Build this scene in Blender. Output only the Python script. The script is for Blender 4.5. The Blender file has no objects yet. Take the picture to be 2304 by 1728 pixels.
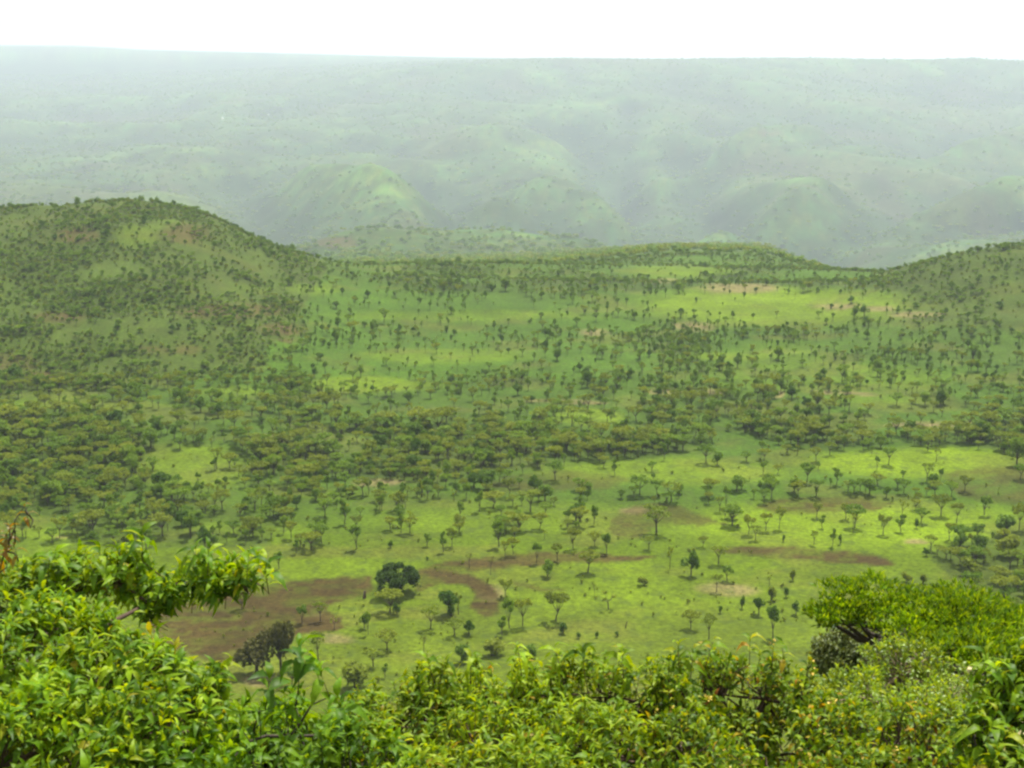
import bpy, math, random
import numpy as np
from mathutils import Vector, Matrix

random.seed(7)
RNG = np.random.default_rng(11)
scene = bpy.context.scene
COL = scene.collection

# ------------------------------------------------------------------ camera, sky, sun, exposure
F = 3165.0                                   # focal length in photograph pixels (2304 wide)
PITCH = math.radians(13.41)
cam_data = bpy.data.cameras.new("camera")
cam_data.sensor_width = 36.0
cam_data.lens = 36.0 * F / 2304.0
cam_data.clip_start = 0.1
cam_data.clip_end = 60000.0
cam = bpy.data.objects.new("camera", cam_data)
cam.location = (0, 0, 0)
cam.rotation_euler = (math.radians(90) - PITCH, 0, 0)
COL.objects.link(cam)
scene.camera = cam

SUN_EL, SUN_AZ = math.radians(61), math.radians(24)   # high, ahead of the camera, a little to the right
world = bpy.data.worlds.new("World")
scene.world = world
world.use_nodes = True
wn = world.node_tree.nodes
wl = world.node_tree.links
bg = wn["Background"]
sky = wn.new("ShaderNodeTexSky")
sky.sky_type = 'NISHITA'
sky.sun_disc = False
sky.sun_elevation = SUN_EL
sky.sun_rotation = SUN_AZ
sky.air_density = 1.0
sky.dust_density = 4.0
sky.ozone_density = 1.0
veil = wn.new("ShaderNodeMix")               # thin high overcast whitens the blue
veil.data_type = 'RGBA'
veil.inputs[0].default_value = 0.85
veil.inputs[7].default_value = (11.2, 11.4, 11.7, 1)
wl.new(sky.outputs[0], veil.inputs[6])
wl.new(veil.outputs[2], bg.inputs[0])
bg.inputs[1].default_value = 0.064

sun_data = bpy.data.lights.new("sun", 'SUN')
sun_data.energy = 5.0
sun_data.angle = math.radians(0.6)
sun_data.color = (1.0, 0.955, 0.86)
sun = bpy.data.objects.new("sun", sun_data)
sdir = Vector((math.sin(SUN_AZ) * math.cos(SUN_EL), math.cos(SUN_AZ) * math.cos(SUN_EL), math.sin(SUN_EL)))
sun.rotation_euler = sdir.to_track_quat('Z', 'Y').to_euler()
COL.objects.link(sun)

scene.view_settings.view_transform = 'Standard'
scene.view_settings.look = 'None'
scene.view_settings.gamma = 1.0
scene.view_settings.use_curve_mapping = False
scene.view_settings.exposure = 0.68
scene.render.engine = 'CYCLES'
scene.cycles.max_bounces = 6
scene.cycles.diffuse_bounces = 2
scene.cycles.transmission_bounces = 3
scene.cycles.volume_bounces = 1
scene.cycles.transparent_max_bounces = 4
scene.cycles.filter_width = 2.5

# ------------------------------------------------------------------ projection helpers
CP, SP = math.cos(PITCH), math.sin(PITCH)

def project(x, y, z):
    """world point -> photograph pixel (2304 x 1728) and depth"""
    fw = y * CP - z * SP
    up = y * SP + z * CP
    fw = np.where(fw < 0.05, 0.05, fw)
    return 1152 + F * x / fw, 864 - F * up / fw, fw

def ray(sx, sy):
    X = (sx - 1152) / F
    Y = (864 - sy) / F
    return X, CP + Y * SP, -SP + Y * CP      # world x, y, z

def P(sx, sy, d):
    X, Y, Z = ray(sx, sy)
    k = d / Y
    return np.array((X * k, d, Z * k))

def tdep(sy):
    X, Y, Z = ray(1152, sy)
    return -Z / Y

# ------------------------------------------------------------------ noise
def _hash(ix, iy, seed):
    h = (ix * 374761393 + iy * 668265263 + seed * 974711) & 0xffffffff
    h = ((h ^ (h >> 13)) * 1274126177) & 0xffffffff
    return ((h ^ (h >> 16)) & 0xffff) / 65535.0

def vnoise(x, y, seed=0):
    x = np.asarray(x, float); y = np.asarray(y, float)
    ix = np.floor(x).astype(np.int64); iy = np.floor(y).astype(np.int64)
    fx = x - ix; fy = y - iy
    fx = fx * fx * (3 - 2 * fx); fy = fy * fy * (3 - 2 * fy)
    a = _hash(ix, iy, seed); b = _hash(ix + 1, iy, seed)
    c = _hash(ix, iy + 1, seed); d = _hash(ix + 1, iy + 1, seed)
    return (a + (b - a) * fx) * (1 - fy) + (c + (d - c) * fx) * fy

def fbm(x, y, seed=0, oct=4, ridged=False):
    s = 0; amp = 0.5; tot = 0
    for o in range(oct):
        n = vnoise(x * 2 ** o + 17.3 * o, y * 2 ** o - 9.1 * o, seed + o)
        if ridged:
            n = 1 - np.abs(2 * n - 1)
        s = s + n * amp; tot += amp; amp *= 0.5
    return s / tot                            # 0..1

def sstep(a, b, x):
    t = np.clip((x - a) / (b - a), 0, 1)
    return t * t * (3 - 2 * t)

def inpoly(px, py, poly):
    r = np.zeros(px.shape, bool)
    n = len(poly)
    j = n - 1
    for i in range(n):
        xi, yi = poly[i]; xj, yj = poly[j]
        if yi != yj:
            c = ((yi > py) != (yj > py)) & (px < (xj - xi) * (py - yi) / (yj - yi) + xi)
            r ^= c
        j = i
    return r

# ------------------------------------------------------------------ the land
# depth profile of the height, one column per viewing direction (photograph x), rows: forward distance
ROW_D = [300, 350, 400, 500, 600, 700, 780, 850, 950, 1000, 1050, 1120, 1200, 1300, 1500, 2200, 3300, 4200, 5300, 6700, 8000, 9000, 11000, 13000, 16000, 24000]
def col(valley, mid, far):
    return valley + mid + far
V0 = [-158, -164, -166, -166.5, -166]
T = lambda sy, d: -tdep(sy) * d
def farright(top, s=0):
    return [T(600, 3300), T(500, 4200), T(405, 5300), T(300 + s, 6700), T(205 + s, 8000), T(top + 2, 9000), T(top - 1, 11000), T(top, 13000), T(top, 16000), T(top, 24000)]
def farleft(hz):
    return [-506, -504, -497, T(330, 6700), T(268, 8000), T(236, 9000), T(172, 11000), T(hz + 8, 13000), T(hz + 2, 16000), T(hz, 24000)]
COLS = {
    #            700   780   850   950   1000  1050  1120  1200  1300  1400  1700
    -500: V0 + [-158, -140, -128, -118, -118, -118, -124, -145, -170, -195, -280] + farleft(100),
    0:    V0 + [-160, -142, -130, -120, T(490, 1000), -119, -124, -140, -170, -200, -290] + farleft(100),
    250:  V0 + [-161, -143, -128, -114, T(470, 1000), -112, -121, -140, -170, -200, -290] + farleft(102),
    365:  V0 + [-162, -145, -129, -114, T(466, 1000), -111, -121, -142, -175, -210, -300] + farleft(104),
    480:  V0 + [-163, -149, -135, -121, T(490, 1000), -119, -132, -152, -182, -215, -305] + farleft(106),
    570:  V0 + [-165, -154, -145, -135, T(545, 1000), -135, -148, -168, -195, -220, -305] + farleft(110),
    660:  V0 + [-166, -160, -154, -146, T(583, 1000), -147, -160, -185, -205, -235, -310] + farleft(113),
    780:  V0 + [-166, -165, -162, -156, T(614, 1000), -157, -170, -190, -215, -240, -315] + [-512, -514, T(425, 5300), T(330, 6700), T(255, 8000), T(225, 9000), T(170, 11000), T(125, 13000), T(119, 16000), T(116, 24000)],
    950:  V0 + [-166.5, -166.5, -166, -162, -159.5, T(622, 1050), -166, -180, -205, -240, -320] + [T(600, 3300), T(505, 4200), T(415, 5300), T(315, 6700), T(230, 8000), T(185, 9000), T(130, 11000), T(124, 13000), T(121, 16000), T(120, 24000)],
    1200: V0 + [-166.5, -166.5, -166, -163, -161, T(622, 1050), -168, -182, -200, -235, -320] + farright(134),
    1500: V0 + [-166.5, -166.5, -166, -163, -161.5, T(638, 1050), -170, T(600, 1200), T(572, 1300), -205, -310] + farright(136, 5),
    1720: V0 + [-166.5, -166.5, -166, -163, -161.5, T(640, 1050), -171, T(605, 1200), T(578, 1300), -210, -310] + farright(132, 0),
    1900: V0 + [-166.5, -166, -165, -162, -159, T(632, 1050), -172, -186, -206, -235, -320] + farright(135, 0),
    2000: V0 + [-166.5, -165, -160, T(612, 950), -151, -158, -176, -196, -220, -250, -325] + farright(137, 10),
    2120: V0 + [-166, -163, -155, T(580, 950), -141, -150, -172, -196, -222, -252, -325] + farright(140, 20),
    2260: V0 + [-165, -160, -150, T(552, 950), -133, -143, -168, -195, -222, -252, -325] + farright(144, 20),
    2340: V0 + [-165, -159, -149, T(566, 950), -137, -147, -170, -195, -222, -252, -325] + farright(146, 20),
    2800: V0 + [-164, -158, -149, -138, -136, -142, -165, -190, -215, -250, -325] + farright(150, 20),
}
NEAR_D = np.array([-400, -60, 0, 3, 6, 10, 20, 50, 100, 160, 200, 260, 300])
NEAR_Z = np.array([-1.8, -1.7, -1.7, -3.6, -6.0, -8.8, -15.5, -35.5, -67, -101, -122, -147, -158.0])
_cx = np.array(sorted(COLS)); _ca = (_cx - 1152) / F / 0.97
_tab = np.array([COLS[c] for c in _cx])       # cols x rows
_tab[:, 15] *= 1.22; _tab[:, 14] *= 1.07
for _r, _x in enumerate(_cx):                # the far left plain grades into the right-hand escarpment
    if 250 < _x < 1300:
        _w = float(sstep(100, 1300, _x)); _tab[_r, 16:] = (1 - _w) * np.array(farleft(108)) + _w * np.array(farright(132))
KF = 1.4                                     # how far the hazy country beyond the valley's edge lies
far_d = lambda d: 1300 + (d - 1300) * KF
for _c, _ya, _yb in ((780, 606, 586), (950, 606, 588), (1200, 600, 582), (1500, 562, 558), (1720, 568, 562)):
    _r = list(_cx).index(_c); _tab[_r, 14] = T(_ya, 1500); _tab[_r, 15] = T(_yb, 2200)   # low folds beyond the rim
for _i in range(14, len(ROW_D)):
    _tab[:, _i] *= far_d(ROW_D[_i]) / ROW_D[_i]; ROW_D[_i] = far_d(ROW_D[_i])
FD = np.exp(np.linspace(math.log(300), math.log(33000), 460))
_t1 = np.array([np.interp(FD, ROW_D, r) for r in _tab])
FA = np.linspace(-0.6, 0.6, 481)
_t2 = np.array([np.interp(FA, _ca, _t1[:, j]) for j in range(len(FD))]).T   # a x d
def _blur(t, n, axis, k=3):
    for _ in range(n):
        p = np.pad(t, [(k, k) if i == axis else (0, 0) for i in range(2)], mode='edge')
        s = 0
        for q in range(2 * k + 1):
            s = s + np.take(p, range(q, q + t.shape[axis]), axis)
        t = s / (2 * k + 1)
    return t
_t2 = _blur(_t2, 2, 0, 4)
_t2 = _blur(_t2, 1, 1, 2)
_bl = np.interp(FD, [300, 330], [0, 1])
_t2[:, :3] = _t2[:, :3] * 1.0

def table_z(a, d):
    u = np.clip((a + 0.6) / 1.2 * 480, 0, 479.999); v = np.clip((np.log(np.maximum(d, 300)) - math.log(300)) / (math.log(33000 / 300)) * 459, 0, 458.999)
    i = u.astype(int); j = v.astype(int); fu = u - i; fv = v - j
    return ((_t2[i, j] * (1 - fu) + _t2[i + 1, j] * fu) * (1 - fv) + (_t2[i, j + 1] * (1 - fu) + _t2[i + 1, j + 1] * fu) * fv)

def seg_dist(x, y, pts):
    best = np.full(x.shape, 1e9)
    for (ax, ay), (bx, by) in zip(pts[:-1], pts[1:]):
        dx, dy = bx - ax, by - ay
        t = np.clip(((x - ax) * dx + (y - ay) * dy) / (dx * dx + dy * dy), 0, 1)
        best = np.minimum(best, np.hypot(x - ax - t * dx, y - ay - t * dy))
    return best

def base_z(x, y):
    y = np.asarray(y, float); x = np.asarray(x, float)
    near = np.interp(y, NEAR_D, NEAR_Z)
    far = table_z(x / np.maximum(y, 300), y)
    return np.where(y < 300, near, far)

def hit_base(sx, sy, dmin=1450.0):
    X, Y, Z = ray(sx, sy)
    d = np.exp(np.linspace(math.log(dmin), math.log(22000), 900))
    zt = base_z(X / Y * d, d)
    below = np.nonzero(Z / Y * d < zt)[0]
    k = below[0] if len(below) else len(d) - 1
    return X / Y * d[k], d[k]

# gullies (negative) and spurs (positive) on the far slopes: photograph line, amplitude m, half width m
FOLDS = [
    ([(1285, 285), (1345, 335), (1400, 400), (1460, 480), (1530, 550)], -48, 95),
    ([(1420, 250), (1400, 330), (1400, 400)], -22, 70),
    ([(1940, 600), (1800, 530), (1650, 480), (1560, 400), (1540, 330)], -45, 85),
    ([(1120, 560), (1040, 500), (1000, 440), (930, 400)], -40, 80),
    ([(1330, 560), (1260, 500), (1180, 455), (1110, 440)], -30, 65),
    ([(2304, 490), (2150, 500), (2000, 545), (1930, 590)], -40, 70),
    ([(2304, 400), (2150, 420), (1980, 470), (1830, 520)], -35, 75),
    ([(2304, 290), (2150, 330), (2000, 390), (1880, 450)], -32, 90),
    ([(700, 590), (600, 520), (560, 450), (520, 400)], -40, 80),
    ([(960, 350), (820, 330), (700, 345)], -18, 110),
    ([(1480, 372), (1620, 350), (1740, 326), (1830, 318)], 26, 60),
    ([(1150, 470), (1210, 430), (1330, 425), (1390, 470)], 24, 70),
    ([(1480, 540), (1700, 500), (1860, 440), (2040, 370), (2304, 330)], 30, 75),
    ([(1950, 560), (2080, 520), (2304, 440)], 26, 60),
    ([(930, 540), (870, 490), (800, 460), (700, 440)], 30, 80),
    ([(1010, 350), (1150, 310), (1260, 320)], 20, 100),
]
FOLDS = [([hit_base(a, b) for a, b in pts], amp, w) for pts, amp, w in FOLDS]
MOUNDS = []
for sx, sy, d, amp, rx, ry in [(835, 560, 2900, 70, 200, 240), (640, 500, 3800, 50, 240, 300), (1130, 575, 3100, 50, 270, 190), (980, 470, 4400, 85, 320, 320)]:
    d = far_d(d); p = P(sx, sy, d); MOUNDS.append((p[0], d, 0.8 * amp * KF, rx * KF, ry * KF))

def height(x, y):
    z = base_z(x, y)
    und = sstep(420, 520, y) * (1 - 0.6 * sstep(1000, 1200, y))
    z = z + und * 3.4 * (fbm(x / 190, y / 75, 5, 3) - 0.5) * 2
    z = z + sstep(300, 400, y) * 0.7 * (fbm(x / 40, y / 40, 9, 2) - 0.5)
    m = sstep(12, 40, y) * (1 - sstep(270, 330, y))
    z = z + m * 3.0 * (fbm(x / 30, y / 30, 21, 3) - 0.5)
    hill = sstep(690, 800, y) * (1 - sstep(1000, 1150, y)) * (sstep(0.12, 0.3, np.abs(x / np.maximum(y, 1) + 0.0)))
    z = z + hill * 9 * (fbm(x / 90, y / 110, 31, 3, True) - 0.6)
    fz = sstep(2300, 4200, y) * (1 - sstep(far_d(8600), far_d(10500), y))
    z = z + fz * (115 * (fbm(x / 1450 + 3, y / 1800, 41, 3, True) - 0.55) + 120 * (fbm((x * .8 + y * .6) / 900, (y * .8 - x * .6) / 2100, 43, 4, True) - 0.55))
    for pts, amp, w in FOLDS:
        dd = seg_dist(x, y, pts)
        z = z + 2.8 * KF * amp * sstep(1800, 2600, y) * np.exp(-(dd / (1.65 * KF * w)) ** 1.6)
    for mx, my, amp, rx, ry in MOUNDS:
        z = z + amp * np.exp(-(((x - mx) / rx) ** 2 + ((y - my) / ry) ** 2))
    return z

# grid of the land sheet
ya = [-400, -200, -100, -60, -40, -30]
yb = list(np.arange(-24, 24, 1.5)); yc = list(np.exp(np.linspace(math.log(24), math.log(300), 90)))
yd = [300.0]
while yd[-1] < 1400: yd.append(yd[-1] + 1.35 * (yd[-1] / 300) ** 1.45)
ye = list(np.exp(np.linspace(math.log(yd[-1] + 12), math.log(16000), 330))); yf = [17000, 18500, 20000, 22000, 25000, 33000]
YS = np.array(ya + yb + yc + yd[0:] + ye + yf); YS = np.unique(YS)
AS = np.concatenate([-np.linspace(0.9, 0.42, 26), np.linspace(-0.40, 0.40, 660), np.linspace(0.42, 0.9, 26)])
def wfun(y):
    return np.where(y < 0, 60 + 0.6 * np.abs(y), y + 60)
GX = AS[None, :] * wfun(YS)[:, None]
GY = np.repeat(YS[:, None], len(AS), 1)
GZ = height(GX, GY)

def ground_z(x, y):
    x = np.asarray(x, float); y = np.asarray(y, float)
    r = np.interp(y, YS, np.arange(len(YS))); c = np.interp(x / wfun(y), AS, np.arange(len(AS)))
    i = np.clip(r.astype(int), 0, len(YS) - 2); j = np.clip(c.astype(int), 0, len(AS) - 2)
    fr = r - i; fc = c - j
    return ((GZ[i, j] * (1 - fc) + GZ[i, j + 1] * fc) * (1 - fr) + (GZ[i + 1, j] * (1 - fc) + GZ[i + 1, j + 1] * fc) * fr)

_RD = np.concatenate([np.arange(30, 300, 3.0), np.arange(300, 1400, 1.0), np.exp(np.linspace(math.log(1400), math.log(22000), 900))])
def hit(sx, sy):
    """where the line of sight through a photograph pixel meets the land"""
    X, Y, Z = ray(sx, sy)
    zt = ground_z(X / Y * _RD, _RD)
    b = np.nonzero(Z / Y * _RD < zt)[0]
    k = b[0] if len(b) else len(_RD) - 1
    return np.array((X / Y * _RD[k], _RD[k], zt[k]))

# ------------------------------------------------------------------ what grows where
SOIL = [
    [(330, 1400), (400, 1362), (520, 1338), (600, 1318), (690, 1303), (770, 1295), (840, 1298), (842, 1330), (800, 1347), (742, 1354), (735, 1372), (768, 1388), (770, 1412), (752, 1422), (700, 1424), (650, 1440), (560, 1478), (500, 1490), (440, 1475), (360, 1450)],
    [(930, 1284), (1000, 1284), (1060, 1296), (1105, 1315), (1124, 1345), (1120, 1384), (1095, 1388), (1058, 1368), (1064, 1338), (1052, 1318), (1000, 1312), (940, 1334)],
    [(935, 1282), (1020, 1262), (1140, 1245), (1290, 1241), (1400, 1248), (1480, 1254), (1430, 1262), (1290, 1264), (1180, 1274), (1010, 1292)],
    [(1140, 1303), (1200, 1315), (1276, 1328), (1225, 1332), (1160, 1318)],
    [(1585, 1241), (1650, 1230), (1740, 1230), (1820, 1234), (1950, 1243), (1990, 1256), (2020, 1274), (1950, 1272), (1850, 1263), (1700, 1252)],
    [(1700, 1142), (1740, 1124), (1830, 1118), (1940, 1120), (2010, 1134), (1980, 1146), (1860, 1152), (1790, 1160), (1730, 1154)],
    [(1390, 1160), (1430, 1136), (1480, 1130), (1530, 1138), (1580, 1160), (1645, 1178), (1570, 1182), (1490, 1178), (1440, 1212), (1380, 1205), (1370, 1180)],
    [(1080, 1092), (1150, 1068), (1240, 1058), (1350, 1064), (1430, 1082), (1360, 1100), (1230, 1104), (1140, 1112)],
    [(2120, 1066), (2220, 1046), (2360, 1052), (2360, 1130), (2230, 1135), (2150, 1110)],
]
PALE = [(610, 990, 36, 9), (850, 1084, 55, 7), (1490, 880, 42, 5), (1600, 883, 30, 5), (1755, 890, 12, 8), (1640, 1326, 72, 14), (1300, 906, 70, 6), (1430, 1150, 30, 8), (1340, 750, 38, 8),
        (2060, 705, 60, 7), (1880, 690, 60, 5), (1975, 694, 40, 5), (1660, 650, 90, 12), (1500, 632, 50, 6), (2180, 960, 50, 8), (2060, 955, 70, 6), (1900, 885, 80, 4), (2055, 1215, 30, 4), (140, 1202, 16, 3), (760, 1440, 46, 12), (720, 1400, 24, 20), (590, 1530, 40, 14), (1560, 735, 50, 9), (1100, 1330, 30, 20), (1240, 905, 50, 4)]
RUST = [(420, 525, 55, 22), (175, 530, 50, 18), (520, 700, 120, 16), (130, 712, 60, 12), (20, 815, 60, 20), (100, 845, 50, 10), (640, 740, 60, 14), (640, 765, 20, 6), (370, 790, 90, 8), (760, 545, 50, 12), (1090, 1380, 16, 5), (1545, 340, 25, 5), (1720, 300, 40, 6)]
LUSH = [(430, 1055, 130, 55, 1.0), (1330, 938, 75, 18, 1.3), (1750, 690, 330, 45, 0.9), (130, 905, 110, 16, 0.8), (300, 915, 90, 8, 0.7), (520, 882, 80, 14, 0.7), (1530, 610, 130, 14, 0.7), (310, 530, 50, 30, 0.8), (380, 508, 60, 14, 0.7),
        (830, 865, 160, 18, 0.9), (1000, 800, 200, 18, 0.6), (1650, 803, 110, 10, 0.7), (1050, 710, 320, 12, 0.5), (1500, 1060, 300, 30, 0.9), (2050, 1040, 280, 34, 1.0), (1900, 1185, 420, 60, 1.0), (1150, 1170, 300, 50, 0.8), (700, 1275, 160, 25, 0.9),
        (1300, 1310, 260, 60, 0.7), (1650, 1400, 300, 60, 0.5), (1980, 870, 150, 50, 0.45), (1760, 830, 140, 60, 0.4), (100, 1200, 90, 14, 0.8), (920, 350, 90, 26, 0.3), (900, 430, 60, 20, 0.3), (800, 400, 90, 14, 0.3), (1300, 330, 120, 14, .3), (1800, 400, 120, 16, .2), (450, 300, 60, 7, .4), (260, 350, 90, 9, .3), (1150, 260, 60, 8, .35), (560, 650, 60, 10, 0.4), (700, 650, 70, 14, 0.6), (560, 1185, 160, 16, 0.5), (820, 1110, 160, 12, 0.5), (1160, 1130, 100, 12, 0.6)]
WOODS = [  # polygon, trees per 100 square metres
    ([(-400, 920), (200, 930), (330, 960), (330, 1020), (310, 1100), (200, 1160), (-400, 1170)], 0.95),
    ([(320, 1115), (560, 1085), (800, 1095), (1000, 1110), (1040, 1140), (700, 1160), (560, 1230), (300, 1230), (150, 1210), (120, 1180)], 0.7),
    ([(560, 1020), (760, 960), (1060, 950), (1300, 985), (1500, 960), (2500, 940), (2500, 1020), (2050, 1020), (1560, 1010), (1400, 1050), (1060, 1062), (900, 1080), (620, 1060)], 0.85),
    ([(1640, 1000), (2500, 985), (2500, 1025), (1900, 1030)], 0.9),
    ([(-400, 470), (560, 460), (700, 600), (640, 800), (500, 860), (240, 880), (-400, 890)], 0.62),
    ([(520, 860), (1500, 845), (2000, 860), (2000, 884), (1450, 885), (640, 905)], 0.6),
    ([(640, 900), (1180, 905), (1220, 950), (640, 955)], 0.55),
    ([(740, 600), (1400, 620), (1950, 590), (2100, 660), (1700, 655), (1350, 650), (1150, 672), (760, 645)], 0.75),
    ([(1960, 610), (2500, 500), (2500, 760), (2050, 740)], 0.75),
    ([(700, 650), (1450, 660), (1460, 840), (560, 850)], 0.16),
    ([(1460, 700), (2500, 730), (2500, 930), (1460, 900)], 0.42),
    ([(1420, 655), (2060, 655), (2060, 700), (1420, 700)], 0.11),
    ([(2080, 1235), (2500, 1150), (2500, 1420), (2200, 1400), (2160, 1330)], 1.8),
    ([(700, 1140), (1350, 1110), (1380, 1160), (1250, 1215), (780, 1215), (620, 1250)], 0.42),
    ([(1380, 1030), (2304, 1050), (2304, 1120), (1500, 1130)], 0.26),
    ([(1480, 1125), (2304, 1120), (2304, 1165), (1560, 1165)], 0.13),
    ([(1040, 1110), (1380, 1090), (1420, 1140), (1300, 1180)], 0.4),
    ([(600, 905), (1500, 885), (1500, 950), (900, 955)], 0.3),
    ([(1050, 1440), (1250, 1420), (1300, 1500), (1000, 1520)], 0.3),
]

def warp(sx, sy, x, y, amt=1.0):
    w = np.clip((sy - 150) / 1200, 0.1, 1.2) * amt
    return sx + w * 46 * (fbm(x / 22, y / 22, 61, 3) - 0.5), sy + w * 24 * (fbm(x / 26, y / 26, 67, 3) - 0.5)

def ell(sx, sy, e):
    q = ((sx - e[0]) / e[2]) ** 2 + ((sy - e[1]) / e[3]) ** 2
    return 1 - sstep(0.30, 1.60, q)

def cover(x, y, z, jx=0.0, jy=0.0):
    sx, sy, dep = project(x, y, z)
    wx, wy = warp(sx, sy, x, y); wx = wx + jx; wy = wy + jy
    w1x, w1y = warp(sx, sy, x, y, 0.3); w1x = w1x + 16 * (fbm(x / 5, y / 5, 161, 3) - .5); w1y = w1y + 9 * (fbm(x / 5, y / 5, 163, 3) - .5)
    soil = np.zeros(x.shape); pale = np.zeros(x.shape); rust = np.zeros(x.shape); lush = np.zeros(x.shape)
    for p, alpha in zip(SOIL, (1.12, 1.15, .95, .7, 1.05, .8, .75, .55, .65)):
        k = 0
        for ox, oy in ((0, 0), (-4, 0), (4, 0), (0, -1.6), (0, 1.6), (-2, 1), (2, -1)): k = k + inpoly(w1x + ox, w1y + oy, p) * alpha / 7.0
        soil = np.maximum(soil, k)
    for e in PALE: pale = np.maximum(pale, ell(wx, wy, e))
    for e in RUST: rust = np.maximum(rust, ell(wx, wy, e))
    for e in LUSH: lush = np.maximum(lush, ell(wx, wy, e) * e[4])
    dens = np.full(x.shape, 0.045)
    dens = np.where(sy < 1240, 0.13, dens)
    dens = np.where(sy < 1130, 0.42, dens)
    dens = np.where(sy < 930, 0.36, dens)
    dens = np.where(sy < 650, 0.6, dens)
    for p, v in WOODS: dens = np.where(inpoly(wx, wy, p), v, dens)
    open_ = np.clip(lush * 1.15, 0, 1) * (sy < 1110) * (sy > 120)
    dens = dens * (1 - 0.88 * np.clip(open_, 0, 1))
    dens = dens * (1 - 0.6 * np.clip(pale, 0, 1))
    dens = np.where(soil > 0.3, dens * np.where(sy > 1140, 0.0, 0.3), dens)
    clump = fbm(x / 34, y / 34, 71, 3)
    dens = dens * np.clip(0.25 + 2.6 * (clump - 0.28), 0.08, 2.2)
    return sx, sy, soil, pale, rust, lush, dens

def new_mesh(name, verts, faces, mat=None, smooth=False):
    me = bpy.data.meshes.new(name)
    verts = np.asarray(verts, np.float32); faces = np.asarray(faces, np.int32)
    k = faces.shape[1]
    me.vertices.add(len(verts)); me.vertices.foreach_set('co', verts.ravel())
    me.loops.add(faces.size); me.loops.foreach_set('vertex_index', faces.ravel())
    me.polygons.add(len(faces)); me.polygons.foreach_set('loop_start', np.arange(0, faces.size, k, dtype=np.int32))
    if smooth: me.polygons.foreach_set('use_smooth', np.ones(len(faces), bool))
    me.update(calc_edges=True)
    if mat: me.materials.append(mat)
    return me

def link(name, data, parent=None, loc=None, **props):
    o = bpy.data.objects.new(name, data); COL.objects.link(o)
    if parent is not None: o.parent = parent
    if loc is not None: o.location = loc
    for k, v in props.items(): o[k] = v
    return o

# ------------------------------------------------------------------ materials
def N(nt, t, **kw):
    n = nt.nodes.new(t)
    for k, v in kw.items(): setattr(n, k, v)
    return n

def ground_material():
    m = bpy.data.materials.new("grass_and_soil"); m.use_nodes = True; nt = m.node_tree; L = nt.links.new
    b = nt.nodes["Principled BSDF"]; b.inputs["Roughness"].default_value = 0.95; b.inputs["Specular IOR Level"].default_value = 0.1
    at = N(nt, "ShaderNodeAttribute", attribute_name="ground_colour"); so = N(nt, "ShaderNodeAttribute", attribute_name="soil")
    geo = N(nt, "ShaderNodeNewGeometry")
    def noise(scale, detail=4, rough=0.6):
        n = N(nt, "ShaderNodeTexNoise"); n.inputs["Scale"].default_value = scale; n.inputs["Detail"].default_value = detail; n.inputs["Roughness"].default_value = rough
        L(geo.outputs["Position"], n.inputs["Vector"]); return n
    def mr(src, a, b_, c, d):
        n = N(nt, "ShaderNodeMapRange"); L(src, n.inputs[0])
        for i, v in enumerate((a, b_, c, d)): n.inputs[i + 1].default_value = v
        return n.outputs[0]
    n1 = noise(0.6, 6, 0.75); n2 = noise(0.05, 5, 0.6); n3 = noise(0.22, 3, 0.6)
    v1 = mr(n1.outputs[0], 0.3, 0.7, 0.45, 1.55); v2 = mr(n2.outputs[0], 0.3, 0.7, 0.78, 1.22)
    mu = N(nt, "ShaderNodeMath", operation='MULTIPLY'); L(v1, mu.inputs[0]); L(v2, mu.inputs[1])
    sp = N(nt, "ShaderNodeVectorMath", operation='SCALE'); L(at.outputs["Color"], sp.inputs[0]); L(mu.outputs[0], sp.inputs["Scale"])
    # tufts of coarser, darker herbs
    tf = mr(n3.outputs[0], 0.54, 0.66, 0, 0.62)
    mt = N(nt, "ShaderNodeMix", data_type='RGBA'); L(tf, mt.inputs[0]); L(sp.outputs[0], mt.inputs[6]); mt.inputs[7].default_value = (0.05, 0.075, 0.012, 1)
    # furrows on ploughed soil
    mp = N(nt, "ShaderNodeMapping"); mp.inputs["Rotation"].default_value = (0, 0, math.radians(68)); L(geo.outputs["Position"], mp.inputs[0])
    wv = N(nt, "ShaderNodeTexWave"); wv.inputs["Scale"].default_value = 0.42; wv.inputs["Distortion"].default_value = 3.0; wv.inputs["Detail"].default_value = 3; wv.inputs["Detail Scale"].default_value = 0.6
    L(mp.outputs[0], wv.inputs[0])
    fr = mr(wv.outputs["Fac"], 0, 1, 0.72, 1.2)
    sc = N(nt, "ShaderNodeVectorMath", operation='SCALE'); L(sp.outputs[0], sc.inputs[0]); L(fr, sc.inputs["Scale"])
    ms = N(nt, "ShaderNodeMix", data_type='RGBA'); L(so.outputs["Fac"], ms.inputs[0]); L(mt.outputs[2], ms.inputs[6]); L(sc.outputs[0], ms.inputs[7])
    L(ms.outputs[2], b.inputs["Base Color"])
    bp = N(nt, "ShaderNodeBump"); bp.inputs["Strength"].default_value = 0.8; bp.inputs["Distance"].default_value = 0.35; L(n1.outputs[0], bp.inputs["Height"]); L(bp.outputs[0], b.inputs["Normal"])
    return m

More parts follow.
